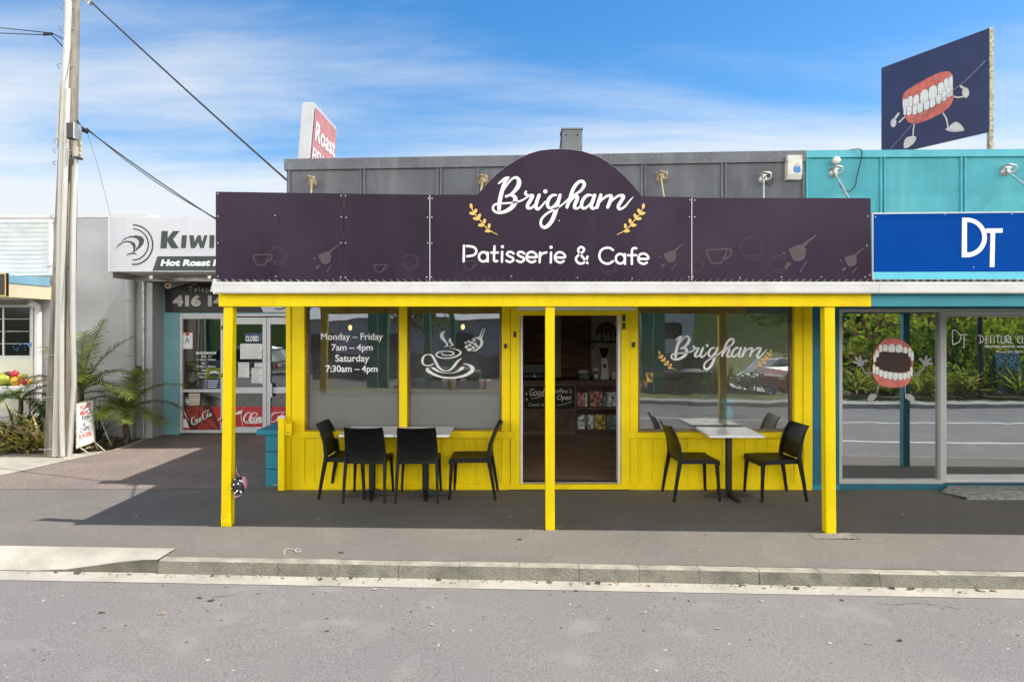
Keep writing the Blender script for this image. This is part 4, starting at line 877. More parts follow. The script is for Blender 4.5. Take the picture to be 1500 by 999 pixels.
# ================================================================ TAKEAWAY SHOP (left, set back)
YT = 11.5; XT0 = fx(237.5, YT); XT1 = -2.66
tk = thing('takeaway_shop', 'pale blue block takeaway shop with white framed glazing behind the yellow post', 'building', (-4.4,YT,0))
def tb(name, p0, p1, q0, q1, mt, Yf=YT, Yb=YT+.15, bev=.004, parent=tk):
    m = MB(); m.pbox(p0, p1, q0, q1, Yf, Yb); return m.build(name, mt, parent, bev)
m = MB(); m.box(XT0, fx(262,YT), YT, YT+.2, 0, 3.4); m.build('pier', 'shop_blue', tk, .004)
m = MB()
for i in range(1, 13): z = .2*i; m.box(XT0+.003, fx(262,YT)-.003, YT-.0012, YT-.0004, z-.004, z+.004)
m.build('block_joint', 'shop_blue', tk)
m = MB(); m.box(fx(262,YT), XT1, YT, YT+.2, fz(462,YT), 3.4); m.build('lintel', 'shop_blue', tk, .004)
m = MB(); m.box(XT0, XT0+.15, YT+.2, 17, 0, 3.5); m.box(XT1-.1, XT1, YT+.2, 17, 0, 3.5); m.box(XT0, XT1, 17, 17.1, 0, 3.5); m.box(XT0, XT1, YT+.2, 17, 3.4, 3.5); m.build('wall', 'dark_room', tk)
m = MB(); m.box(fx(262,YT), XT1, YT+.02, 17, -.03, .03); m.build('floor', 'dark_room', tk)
# shopfront window and two doors
def frame(name, p0, p1, q0, q1, bars, panes, mt='aluminium'):
    w = MB()
    for b in bars: w.pbox(*b, YT+.02, YT+.09)
    wo = w.build(name, mt, tk, .003)
    for g0, g1, h0, h1 in panes:
        g = MB(); x0, x1, z0, z1 = fx(g0,YT), fx(g1,YT), fz(h1,YT), fz(h0,YT); g.poly([(x0,YT+.06,z0),(x1,YT+.06,z0),(x1,YT+.06,z1),(x0,YT+.06,z1)]); g.build('glass', 'glass_shop', wo)
    return wo
sw = frame('window', 0,0,0,0, [(263,267,463.5,634),(323,328,463.5,634),(267,323,463.5,467),(267,323,570.5,574.5),(267,323,630,634)], [(267,323,467,570.5),(267,323,574.5,630)])
tb('frame_head', 263, 460, 459.5, 463.3, 'aluminium', YT-.01)
d1 = frame('door', 0,0,0,0, [(328.5,335,465,634),(384.5,390.2,465,634),(335,384.5,465,475),(335,384.5,567.5,576),(335,384.5,625.5,634)], [(335,384.5,475,567.5),(335,384.5,576,625.5)])
d2 = frame('door', 0,0,0,0, [(391,396,465,634),(446,452,465,634),(396,446,465,475),(396,446,567.5,576),(396,446,625.5,634)], [(396,446,475,567.5),(396,446,576,625.5)])
m = MB(); m.pbox(392.5, 398.5, 562, 582, YT-.03, YT-.015); m.pbox(394, 397, 564, 567, YT-.015, YT+.02); m.pbox(394, 397, 577, 580, YT-.015, YT+.02); m.build('handle', 'aluminium', d2, .002)
m = MB()
for py in (480,550,615): m.pbox(324, 326, py-3, py+3, YT+.005, YT+.02)
m.build('hinge', 'black_metal', sw)
# stickers and notices on the glass
YG = YT+.06
a = front(YG, base=.003)
a.poly([(266.8,487.5),(282,487.5),(282,511),(266.8,511)], 'paper'); a.poly([(271.5,487),(277,487),(277,492),(271.5,492)], 'red'); a.text('A', 271, 494, 277.5, 502.5, 'ink_green', bold=.02); a.build('grade_card', sw)
a = front(YG, base=.003); a.poly([(287,515.5),(316.5,515.5),(316.5,518.7),(287,518.7)], 'paper'); a.text('TRADING HOURS', 290, 516, 314, 518.2, 'ink', bold=.02)
for i, (t_, x0, x1) in enumerate((('Mon   Fri',295,309),('11.30am - 8.00pm',288,316),('Sat',295.5,300),('12.30pm - 8.30pm',288,316),('Sun',296.5,302),('4.00pm - 8.00pm',289.5,302),('Public Hols',292,302))):
    y = 520.5+i*5; a.build('trading_hours', sw); a = front(YG, base=.003); a.text(t_, x0, y, x1, y+3.1, 'paper', bold=.02)
a.build('trading_hours', sw)
a = front(YG, base=.003); a.poly([(302,539),(322.5,539),(322.5,555),(302,555)], 'leaf_lime'); a.ell(314,547,7,4,'aluminium',.1); a.ell(314,549,7,2.5,'ink'); a.poly([(302.5,555.2),(322.5,555.2),(322.5,569.5),(302.5,569.5)], 'ink_blue')
for i in range(4): a.poly([(304+i%2,557.5+i*3),(320-i,557.5+i*3),(320-i,558.6+i*3),(304+i%2,558.6+i*3)], 'paper')
a.build('window_poster', sw)
a = front(YG, base=.003); a.poly([(276,576),(293,576),(292,597),(277,596)], 'soffit_cream'); a.text('FRESH', 278, 578, 291, 583, 'rusty'); a.text('FISH', 279, 588, 290, 593, 'rusty'); a.build('paper_notice', sw)
a = front(YG, base=.003); a.poly([(358.5,488),(385,488),(385,501),(358.5,501)], 'ink_blue'); a.text('CLOSED', 360, 492, 379, 500, 'paper', bold=.045); a.build('closed_sign', d1)
for nm, P, nl in (('notice', (351.8,503.5,383.5,526), 6), ('notice', (349,531,365,553), 6), ('notice', (368.5,539,384.3,561.5), 8), ('notice', (372.8,531.5,384.3,538), 2)):
    a = front(YG, base=.003); x0, y0, x1, y1 = P; a.poly([(x0,y0),(x1,y0),(x1,y1),(x0,y1)], 'paper')
    for i in range(nl):
        y = y0+(i+.6)*(y1-y0)/nl; a.poly([(x0+1.2,y),(x1-1.2-(i%3)*2,y),(x1-1.2-(i%3)*2,y+.9),(x0+1.2,y+.9)], 'ink_grey')
    a.build(nm, d1)
# red drink panels in the lower panes
a = front(YG, (255,555), 8.824, base=.004)
a.poly([(90,358),(600,358),(600,668),(90,668)], 'red_paint')
a.poly([(90,510),(160,520),(300,560),(430,620),(250,640),(90,622)], 'sign_white'); a.poly([(430,520),(560,530),(600,495),(600,515),(560,545),(430,540)], 'sign_white')
a.poly([(100,350),(330,340),(460,350),(520,440),(600,640),(600,668),(250,668),(170,560),(120,430)], 'cola_glass', True)
a.poly([(180,360),(320,355),(400,380),(400,480),(250,560),(200,500),(160,420)], 'cola_red', True); a.poly([(300,600),(460,500),(560,620),(560,660),(320,660)], 'cola_red', True)
a.stroke([(120,380,5),(150,470,12),(190,540,5)], 'sign_white'); a.stroke([(500,560,4),(530,610,8),(560,655,4)], 'gum')
COLA = [[(62,10,10),(40,5,12),(12,30,22),(0,75,26),(10,105,20),(40,112,12),(70,95,8)],[(62,10,10),(78,22,10),(70,40,8),(58,42,6)],
        [(92,60,14),(78,78,16),(84,100,14),(100,92,12),(106,70,12),(96,58,10),(110,62,6)],[(142,62,8),(125,66,16),(118,88,16),(128,102,12),(146,92,8)],
        [(178,60,8),(160,68,16),(154,88,16),(164,102,12),(180,84,10)],[(186,56,14),(180,82,16),(188,102,12),(208,84,6)],[(208,78,10),(222,76,10)],
        [(292,10,10),(270,5,12),(244,30,22),(234,75,26),(244,105,20),(272,110,12),(300,90,8)],[(292,10,10),(320,0,9),(360,0,8),(400,8,4)],
        [(322,60,14),(308,78,16),(314,100,14),(330,92,12),(336,70,12),(326,58,10)],[(362,10,14),(346,50,14),(342,90,14),(352,102,10),(366,86,6)],
        [(396,60,8),(380,68,16),(374,88,16),(384,102,12),(398,84,10)],[(404,56,14),(398,82,16),(406,102,12),(424,84,5)],
        [(18,120,6),(60,128,12),(110,118,14),(150,112,12),(175,118,10),(210,108,5)]]
def cola(a, ox, oy, k, rot, m, kx=1, upto=99):
    c, s_ = math.cos(rot), math.sin(rot)
    for i, st in enumerate(COLA):
        if i >= upto and i != 13: continue
        P = []
        for x, y, w in st:
            x *= k*kx; y = y*k; x += (60-y/k)*k*.18
            P.append((ox+x*c-y*s_, oy+x*s_+y*c, w*k*.78))
        a.stroke(P, m)
cola(a, 205, 505, .82, -.42, 'sign_white', .82)
a.build('drink_panel', sw)
a = front(YG, (255,555), 8.824, base=.004); a.poly([(706,358),(1142,358),(1142,617),(706,617)], 'red_paint'); a.poly([(706,440),(800,435),(885,395),(905,362),(898,362),(880,410),(870,450),(800,460),(706,470)], 'sign_white'); a.stroke([(868,455,6),(870,520,8),(885,580,6),(885,617,4)], 'sign_white')
cola(a, 905, 428, 1.12, 0, 'sign_white', 1.0, 7); a.build('drink_panel', d1)
a = front(YG, (255,555), 8.824, base=.004); a.poly([(1244,358),(1680,358),(1680,617),(1244,617)], 'red_paint'); cola(a, 1240-260, 428, 1.15, 0, 'sign_white'); a.build('drink_panel', d2)
# canopy with fascia panel
YC = 9.97; XC0 = fx(159.5, YC); XC1 = -2.70
m = MB(); m.hexa([(XC0,YC+.03,2.785),(XC1,YC+.03,2.785),(XC1,YT-.01,2.70),(XC0,YT-.01,2.70),(XC0,YC+.03,2.83),(XC1,YC+.03,2.83),(XC1,YT-.01,2.83),(XC0,YT-.01,2.83)]); m.build('canopy_soffit', 'soffit_cream', tk)
m = MB(); m.box(XC0, XC0+.04, YC+.03, YT-.01, 2.67, 2.784)
for x in (XC0+.6, XC0+1.5, XC0+2.4, XC0+3.2): m.box(x, x+.05, YC+.04, YT-.02, 2.655, 2.70)
m.box(XC0+.04, XC1, 10.6, 10.65, 2.66, 2.73); m.build('canopy_beam', 'galv', tk)
m = MB(); m.box(XC0+.02, XC1, YC+.03, YT+.1, 2.831, 3.5); m.build('canopy_roof', 'render_white', tk)
fs = thing('takeaway_sign', 'silver fascia sign with black bird logo and bold black lettering above the takeaway canopy', 'shop sign', (-4.5,YC,2.77))
m = MB(); m.pbox(159.5, 432, 318.5, 396.8, YC, YC+.025); m.build('panel', 'sign_silver', fs)
m = MB(); m.pbox(158.2, 159.4, 318, 397.6, YC-.01, YC+.04); m.pbox(159.5, 432, 397, 398, YC-.01, YC+.04); m.build('edge_trim', 'aluminium', fs)
a = front(YC, (155,310), 6.661, base=.003)
a.stroke([(262,131,12)]+[(262+195*math.sin(t), 325-194*math.cos(t), 15) for t in [math.pi*k/14 for k in range(1,14)]]+[(256,516,16)], 'charcoal', rnd=False)
a.stroke([(262,172,9)]+[(262+152*math.sin(t), 322-152*math.cos(t), 13) for t in [math.pi*k/14 for k in range(1,14)]]+[(258,473,12)], 'charcoal', rnd=False)
a.poly([(140,305),(180,262),(235,240),(300,233),(350,245),(375,275),(365,315),(335,350),(300,378),(265,402),(290,370),(318,330),(325,295),(305,265),(265,252),(215,258),(175,278)], 'charcoal')
a.poly([(90,372),(120,325),(160,298),(205,286),(250,290),(285,312),(292,345),(280,385),(262,405),(270,370),(262,335),(240,308),(205,300),(165,308),(125,335)], 'charcoal')
a.poly([(192,436),(215,412),(250,402),(285,404),(312,428),(285,418),(250,415),(220,422)], 'charcoal')
a.build('bird_logo', fs); a = front(YC, (155,310), 6.661, base=.003)
a.poly([(543,190),(604,190),(602,260),(655,190),(722,190),(655,268),(712,360),(640,360),(598,290),(594,360),(532,360)], 'charcoal')
a.poly([(742,232),(790,232),(780,358),(733,358)], 'charcoal')
a.poly([(812,232),(858,232),(864,300),(895,232),(925,232),(940,300),(960,232),(992,232),(955,358),(918,358),(903,300),(870,358),(830,358)], 'charcoal')
a.poly([(1012,230),(1060,230),(1055,356),(1008,356)], 'charcoal')
a.poly([(503,438),(1840,430),(1840,580),(455,578)], 'charcoal')
a.build('lettering', fs); a = front(YC, (155,310), 6.661, base=.006)
a.text('Hot Roast Meals', 532, 468, 1310, 532, 'sign_white', bold=.05, shear=.18)
a.build('lettering', fs)
ps = thing('phone_number_sign', 'black sign with a phone number above the takeaway shop window', 'shop sign', (-4.8,YT-.04,2.1))
m = MB(); m.pbox(241.5, 383, 413.5, 457.5, YT-.04, YT-.01); m.build('panel', 'phone_black', ps)
m = MB(); m.prism([(fx(x,YT-.04), fz(y,YT-.04)) for x, y in ((378,441),(460,441),(460,457.5),(386,457.5))], YT-.045, YT-.041); m.build('pale_panel', 'sign_silver', ps)
a = front(YT-.04, base=.004); a.text('Telephone', 276, 419.5, 334, 430, 'phone_text', space=1.25); a.text('416 1464', 253, 432, 354, 449, 'phone_text', bold=.06); a.build('lettering', ps)
a = front(YT-.045, base=.002); a.stroke([(402,452,1),(410,453,2),(420,450,1.5)], 'charcoal'); a.build('logo_lettering', ps)
t = thing('security_camera', 'cream bullet security camera under the takeaway canopy', 'camera', (fx(253,11.0),11.0,fz(410,11.0)))
m = MB(); x = fx(252.5,11); z = fz(417,11); m.tube([(x,11.3,z+.06),(x,10.85,z-.03)], .05, seg=12); m.build('housing', 'cam_cream', t)
m = MB(); m.tube([(x,10.849,z-.032),(x,10.84,z-.034)], .028, seg=12); m.build('lens', 'cola_red', t)
m = MB(); m.tube([(x,11.2,z+.04),(x,11.2,2.72)], .015, seg=6); m.build('mount', 'cam_cream', t)
# tilted roof sign
rs = thing('roof_sign', 'tall white box sign with a faded red side standing on the takeaway roof', 'roof sign', (-3.4,11.4,3.5))
Ya, Yb_ = 10.8, 12.15
def P3(px, py, Y): return (fx(px,Y), Y, fz(py,Y))
A = [P3(433.5,245,Ya), P3(451.5,245,Ya), P3(460,151,Ya), P3(443,147.5,Ya)]
rb = P3(452,240,Ya); rt_ = P3(459,153,Ya); fb = P3(489.5,240,Yb_); ft = P3(493,187.5,Yb_)
def ext(b, t, z): k = (z-b[2])/(t[2]-b[2]); return tuple(b[i]+(t[i]-b[i])*k for i in range(3))
z0 = 3.5; Lb, Lt = ext(P3(435.5,235,Ya), P3(443,147.5,Ya), z0), P3(443,147.5,Ya); Rb, Rt = ext(P3(452.5,235,Ya), P3(460,150,Ya), z0), P3(460,150,Ya)
Rt = (Rt[0], Rt[1], Rt[2]); Lt = (Lt[0], Lt[1], Rt[2]+.0)
Fb, Ft = ext(P3(490.5,235,Yb_), P3(493,187.5,Yb_), z0), P3(493,187.5,Yb_)
off_ = Vector(Lb)-Vector(Rb); Gb, Gt = tuple(Vector(Fb)+off_), tuple(Vector(Ft)+(Vector(Lt)-Vector(Rt)))
m = MB(); m.hexa([Lb,Rb,Fb,Gb,Lt,Rt,Ft,Gt]); m.build('casing', 'pylon_grey', rs, .006)
def bil(u, v, o=.014):   # u along depth, v downwards from the top
    t_ = Vector(Rt).lerp(Vector(Ft), u); b_ = Vector(Rb).lerp(Vector(Fb), u); return t_.lerp(b_, v)+Vector((o,0,0))
m = MB(); n = 9; m.faces([bil(.04+.93*i/8,.03+.97*j/8) for j in range(9) for i in range(9)], [(j*9+i,(j+1)*9+i,(j+1)*9+i+1,j*9+i+1) for j in range(8) for i in range(8)]); m.build('side_panel', 'red_faded', rs)
m = MB()
for t_, u0, u1, v0, v1 in (('Roast',.10,.93,.125,.275),('FISH & CHIPS',.06,1.35,.335,.45)):
    vs, fs_ = text_geo(t_, .022, 0, 1.06)
    if u1 > 1: vs2 = [(x, y) for x, y in vs]; fs_ = [f for f in fs_ if max(vs[i][0] for i in f)*(u1-u0)+u0 < .95]
    m.faces([bil(u0+x*(u1-u0), v0+y*(v1-v0), .022) for x, y in vs], fs_)
m.build('lettering', 'sign_white', rs)

# ================================================================ GREY BUILDING AND FRUIT SHOP
YG2 = 11.2; gr = thing('grey_building', 'plain light grey rendered building behind the utility pole', 'building', (-9,YG2,0))
XG1 = fx(226,YG2); ztop_ = fz(319,YG2)
m = MB(); m.box(-24, XG1, YG2, 18, -.2, ztop_); m.build('wall', 'render_grey', gr)
m = MB(); m.box(-24, XG1+.01, YG2-.02, YG2+.15, ztop_, ztop_+.05); m.build('parapet_cap', 'render_white', gr)
m = MB(); m.box(-24, fx(227,12.5), 12.5, 18, ztop_, fz(317,12.5)); m.build('rear_parapet', 'render_white', gr)
m = MB(); 
x0, x1 = -15, fx(75,YG2); z0, z1 = fz(404,YG2), fz(326.5,YG2); n = int((z1-z0)/.076*8)
vs = []; 
for i in range(n+1):
    z = z0+(z1-z0)*i/n; y = YG2-.03-.012*math.cos(2*math.pi*(z-z0)/.076); vs += [(x0,y,z),(x1,y,z)]
m.faces(vs, [(2*i,2*i+1,2*i+3,2*i+2) for i in range(n)], 0, True); m.build('corrugated_panel', 'corrugated', gr)
m = MB(); m.box(x0, x1+.05, YG2-.06, YG2-.003, z1, z1+.04); m.box(x1, x1+.04, YG2-.06, YG2-.003, z0, z1-.001); m.build('panel_trim', 'white_paint', gr)
def pipe(px, r, q0, q1, mt, Y=YG2-.08, elbow=False):
    x = fx(px,Y); m = MB(); P = [(x,Y,fz(q1,Y)),(x,Y,fz(q0,Y))]
    if elbow: P += [(x+.01,Y,fz(q0-4,Y)),(x+.10,Y,fz(q0-10,Y)),(x+.2,Y,fz(q0-12,Y))]
    m.tube(P, r, seg=14)
    return m
pipe(191, .075, 406, 643, 0, elbow=True).build('downpipe', 'render_grey', gr)
for py in (440,520,600): m = MB(); m.lathe([(.078,-.015),(.088,-.015),(.088,.015),(.078,.015)], (fx(191,YG2-.08),YG2-.08,fz(py,YG2)), seg=14); m.build('pipe_clip', 'render_grey', gr)
pipe(210.5, .024, 400, 641, 0).build('downpipe', 'galv', gr)
for py in (430,480,607): m = MB(); m.lathe([(.025,-.02),(.034,-.02),(.034,.02),(.025,.02)], (fx(210.5,YG2-.08),YG2-.08,fz(py,YG2)), seg=10); m.build('pipe_clip', 'galv', gr)
m = MB(); m.box(fx(215,YG2), fx(226,YG2), YG2-.06, YG2-.002, 0, ztop_-.001); m.build('corner_pilaster', 'render_grey', gr, .004)
# fruit shop front: the left shop in the same block
fr = thing('fruit_shop_front', 'cream and blue edged shop awning with a dark louvred window at the far left', 'shopfront', (-9.2,YG2,0))
XA = fx(76.5,YG2)
m = MB(); m.box(-16, XA, 9.95, YG2-.002, 2.38, 2.60); m.build('awning_fascia', 'cream', fr, .004)
m = MB(); m.hexa([(-16,9.94,2.603),(XA+.01,9.94,2.603),(XA+.01,YG2-.07,2.603),(-16,YG2-.07,2.603),(-16,9.94,2.72),(XA+.01,9.94,2.72),(XA+.01,YG2-.07,2.76),(-16,YG2-.07,2.76)]); m.build('awning_roof', 'blue_strip', fr)
m = MB(); m.pbox(-60, 52, 449, 610, YG2-.05, YG2-.002); m.build('window_surround', 'render_white', fr)
m = MB(); m.pbox(-60, 48, 524, 600, YG2-.07, YG2-.052); m.build('spandrel_panel', 'panel_cream', fr)
w = MB()
for b in ((-60,48,447,449.5),(-60,48,521,523.5),(46.5,48,449.5,521),(3.5,5.5,449.5,521)): w.pbox(*b, YG2-.09, YG2-.053)
wo = w.build('window', 'aluminium', fr)
g = MB(); x0, x1, z0, z1 = fx(-60,YG2), fx(46.5,YG2), fz(521,YG2), fz(449.5,YG2); g.box(x0,x1,YG2-.0525,YG2-.0515,z0,z1); g.build('backing', 'dark_room', wo)
for i in range(4):
    za = z0+(z1-z0)*i/4; zb_ = z0+(z1-z0)*(i+1)/4
    g = MB(); g.poly([(x0,YG2-.066,za+.004),(x1,YG2-.066,za+.004),(x1,YG2-.064,zb_-.004),(x0,YG2-.064,zb_-.004)]); g.build('glass', 'car_glass', wo)
    g = MB(); g.box(x0,x1,YG2-.08,YG2-.058,zb_-.006,zb_+.002); g.build('louvre_edge', 'aluminium', wo)
a = front(YG2-.08, base=.012); a.ell(43.5,505,3,3.2,'badge'); 
for i in range(9): a.ell(20+i*2.3+random.uniform(-1,1), 508+5*math.sin(i*.9), .8, .8, 'badge')
a.build('window_sticker', wo)
pm = pipe(56, .055, 457, 610, 0, elbow=False); x = fx(56,YG2-.08); pm.tube([(x,YG2-.08,fz(457,YG2-.08)),(x,YG2-.10,fz(449,YG2)),(x-.06,YG2-.2,fz(444,YG2))], .055, seg=14); pm.build('downpipe', 'white_paint', fr)
m = MB(); m.pbox(-6, 8.5, 400, 434, 9.88, 9.94); o = m.build('hanging_sign', 'phone_black'); tag(o, 'small black sign with an orange border on the cream awning', 'sign')
m = MB()
for b in ((7,8.5,400,434),(-6,7,400,401.5),(-6,7,432.5,434)): m.pbox(*b, 9.872, 9.879)
m.build('border', 'gold', o)
# fruit display
YF = 10.75; x = fx(20,YF)
t = thing('display_shelf', 'pale shelf holding a heap of fruit in front of the left shop', 'shelf', (x,YF,.0))
m = MB(); m.box(fx(-40,YF), fx(47,YF), YF-.12, YF+.25, fz(572,YF), fz(565,YF)); m.build('shelf_top', 'render_white', t, .01)
for px in (-30, 38): m = MB(); m.box(fx(px,YF), fx(px,YF)+.05, YF, YF+.05, 0, fz(572,YF)-.001); m.build('leg', 'galv', t)
for nm, px, py, r, mt, sc, lb in (('apple',22,548,.062,'fruit_red',(1,1,.95),'dark red apple on top of the fruit heap'),('apple',36.5,559,.068,'fruit_red',(1,1,.9),'bright red apple at the right end of the fruit heap'),
    ('bell_pepper',23.5,558,.085,'fruit_orange',(.95,1,.95),'orange bell pepper in the middle of the fruit heap'),('lettuce',6,555,.13,'fruit_green',(1.1,.9,.8),'pale green lettuce at the left of the fruit heap'),
    ('plum',12,547.5,.055,'fruit_dark',(1.2,1,.7),'dark plum beside the dark red apple'),('lemon',33,551,.06,'flax_yellow',(1.3,1,.7),'yellow lemon behind the red apple'),('orange',44,559,.045,'fruit_orange',(1,1,.9),'small orange at the far right of the shelf')):
    m = MB(); z = fz(py,YF); zf = fz(565,YF)
    m.ball((fx(px,YF),YF,z), r, 0, 14, 10, sc, .10 if nm == 'lettuce' else .02)
    if nm in ('apple','bell_pepper'): m.tube([(fx(px,YF),YF,z+r*.8),(fx(px,YF)+.01,YF,z+r*1.15)], .005, seg=5)
    o = m.build(nm, mt); tag(o, lb, nm.replace('_',' '), 'fruit heaped on the shelf')

# ================================================================ UTILITY POLE AND CABLES
YP = 9.6
po = thing('utility_pole', 'tall weathered wooden utility pole with white cable conduits at the garden bed', 'utility pole', (fx(85,YP),YP,0))
def ctr(py, a=86.5, b=106.5): return a+(b-a)*(665-py)/665
zs = [668,500,400,300,200,100,0,-120]; m = MB()
m.tube([(fx(ctr(p),YP+.1), YP+.1, fz(p,YP)) for p in zs], [.185,.168,.152,.138,.122,.108,.095,.08], seg=16); m.build('pole', 'pole_wood', po)
def cond(pts, r, Y): 
    m = MB(); m.tube([(q[0],q[1],q[2]) for q in smooth([(fx(p,Y), Y-.0, fz(q_,Y)) for p, q_ in pts], 4)], r, seg=10); m.build('conduit', 'conduit', po)
cond([(81.5,668),(84,560),(86.5,450),(88.5,330),(92,200),(96,110),(100,20),(100,2)], .046, YP-.13)
cond([(91.5,668),(90.5,600),(90.5,450),(93.5,330),(97.5,200),(99.5,130)], .034, YP-.155)
cond([(101.5,668),(105,610),(108.5,560),(107,500),(106.5,440),(107.5,330),(111,230)], .038, YP-.06)
cond([(84,215),(87,150),(90,120)], .02, YP-.1)
for py in (12, 43, 98, 208, 222, 240, 318, 391, 520, 580, 655):
    c0 = fx(ctr(py),YP+.1); r = .085+.095*(py/665); m = MB()
    m.tube([(c0-.02+(r+.01)*math.sin(t), YP+.1-(r+.11)*math.cos(t), fz(py,YP)+.01*math.sin(t)) for t in [-1.3+2.6*k/12 for k in range(13)]], .006, seg=5, cap=True); m.build('strap', 'galv', po)
m = MB(); m.pbox(97, 107, 180, 202, YP-.34, YP-.20); m.build('junction_box', 'black_metal', po, .006)
m = MB(); m.pbox(96.5, 97, 179, 203, YP-.345, YP-.19); m.pbox(107.1, 109, 179.5, 202.5, YP-.345, YP-.19); m.build('box_bracket', 'galv', po)
m = MB(); m.pbox(107.5, 113, 205, 229, YP-.12, YP+.0)
for py in (211,217,224): m.pbox(112.8, 116, py, py+2.5, YP-.1, YP-.04)
m.build('insulator_block', 'cam_cream', po, .003)
m = MB(); m.pbox(107, 114, 229.2, 232, YP-.12, YP); m.tube([(fx(110,YP),YP-.1,fz(231,YP)),(fx(114,YP),YP-.12,fz(238,YP)),(fx(113,YP),YP-.12,fz(245,YP))], .012, seg=6); m.build('cable_clamp', 'black_metal', po)
def cable(pts, r, label, name='overhead_cable', sag=0):
    m = MB(); P = []
    for i in range(len(pts)-1):
        a_, b_ = Vector(pts[i]), Vector(pts[i+1]); k = 16
        for j in range(k): t_ = j/k; p = a_.lerp(b_, t_); p.z -= sag*4*t_*(1-t_); P.append(p)
    P.append(Vector(pts[-1])); m.tube(P, r, seg=6); o = m.build(name, 'cable'); tag(o, label, 'cable', 'cables strung from the utility pole')
cable([P3(118,-25,YP), P3(132,2,9.5), P3(421,265,YW+.05)], .012, 'thick black cable sloping from the pole top to the grey parapet', sag=.02)
cable([P3(113,176,YP), P3(127,190,YP-.1), P3(330,330,8.9)], .009, 'thicker of the twin cables from the pole to behind the purple sign', sag=.03)
cable([P3(113,178,YP), P3(127,188,YP), P3(335,329,9.2)], .007, 'thinner of the twin cables from the pole to behind the purple sign', sag=.10)
cable([P3(126,188,YP), P3(145,250,YP+.5), P3(162,317,11.2)], .0025, 'hair thin wire dropping from the pole to the grey building roof', sag=.0)
cable([P3(-80,33,14), P3(76,49,YP+.2), P3(97,60,YP)], .008, 'upper cable arriving at the pole from the left edge', sag=.0)
cable([P3(-80,46,14), P3(76,52,YP+.2), P3(99,76,YP-.05)], .008, 'lower cable arriving at the pole from the left edge', sag=.0)
m = MB(); m.tube([P3(119,188,YP-.1),P3(128,194,YP-.1)], .03, seg=8); o = m.build('cable_joint', 'black_metal', po)
m = MB(); m.tube([P3(64,51,YP+.2),P3(76,50,YP+.2)], .022, seg=8); o = m.build('cable_joint', 'black_metal', po)
m = MB(); m.tube([P3(110,-4,YP),P3(125,1,YP-.05),P3(133,5,YP-.1)], .015, seg=6); m.tube([P3(130,7,YP-.1),P3(134,2,YP-.1)], .035, seg=8); m.build('top_bracket', 'galv', po)

# ================================================================ SANDWICH BOARD
sb = thing('sandwich_board', 'white sandwich board with red and black hand lettering beside the pole', 'sandwich board', (-6.15,9.6,0))
def SBP(u, v, o=0):  # tilted board plane: bottom-left near, right side further back
    bl = Vector(P3(113.5,655,9.75)); br = Vector(P3(138.5,646,10.05)); tl = Vector(P3(113,592.5,9.98)); tr_ = tl+(br-bl)
    return bl.lerp(br, u).lerp(tl.lerp(tr_, u), v)+Vector((.25*o,-o,.15*o))
def slab(name, u0, u1, v0, v1, o0, o1, mt, par):
    m = MB(); m.hexa([SBP(u0,v0,o1),SBP(u1,v0,o1),SBP(u1,v0,o0),SBP(u0,v0,o0),SBP(u0,v1,o1),SBP(u1,v1,o1),SBP(u1,v1,o0),SBP(u0,v1,o0)]); return m.build(name, mt, par)
slab('board', 0, 1, 0, 1, 0, .012, 'sign_white', sb)
for u0, u1, v0, v1 in ((-.05,0,-.03,1.03),(1,1.05,-.03,1.03),(0,1,-.03,0),(0,1,1,1.03)): slab('frame', u0, u1, v0, v1, -.006, .022, 'moss_white', sb)
slab('crack', 0, 1, .50, .506, .0125, .0135, 'ink_grey', sb)
for t_, u0, u1, v0, v1, mt in (('ROAST',.22,.82,.84,.95,'red'),('MEALS',.2,.82,.70,.81,'red'),('FISH',.3,.74,.565,.68,'ink'),('&',.36,.5,.43,.52,'ink'),('CHIPS',.18,.74,.30,.415,'ink'),('BURGERS',.12,.85,.16,.275,'red')):
    m = MB(); vs, fs_ = text_geo(t_, .035, 0, 1.05); m.faces([SBP(u0+x*(u1-u0), v1-y*(v1-v0), .0145) for x, y in vs], fs_); m.build('lettering', mt, sb)
for u in (.08, .95):
    a_ = SBP(u,.98); f0 = SBP(u,.0); m = MB(); m.tube([a_, (a_.x+.22, a_.y+.12, .0)], .012, seg=6); m.build('rear_leg', 'moss_white', sb)
    m = MB(); m.tube([f0, (f0.x+.25, f0.y-.12, .012)], .012, seg=6); m.build('foot_bar', 'moss_white', sb)

# ================================================================ PLANTS
def blade(m, p, az, L_, w, lean, droop, mi=0, seg=7, twist=0):
    """one strap leaf: leaves point p at azimuth az, leaning outward and drooping"""
    d = Vector((math.cos(az), math.sin(az), 0)); s_ = Vector((-math.sin(az), math.cos(az), 0)); a_ = lean; P = Vector(p); L1 = []; L2 = []; C_ = []
    for i in range(seg+1):
        t = i/seg; ww = w*(1-t**2.2)*(.6+.8*min(1, t*3))*.5+.001
        sv = (s_*math.cos(twist*t)+Vector((0,0,1))*math.sin(twist*t)); L1.append(P+sv*ww); L2.append(P-sv*ww); C_.append(P+Vector((0,0,-ww*.5)))
        P = P+(d*math.sin(a_)+Vector((0,0,1))*math.cos(a_))*(L_/seg); a_ += droop/seg
    n = seg+1; m.faces(L1+C_+L2, [(i,i+1,n+i+1,n+i) for i in range(seg)]+[(n+i,n+i+1,2*n+i+1,2*n+i) for i in range(seg)], mi, True)
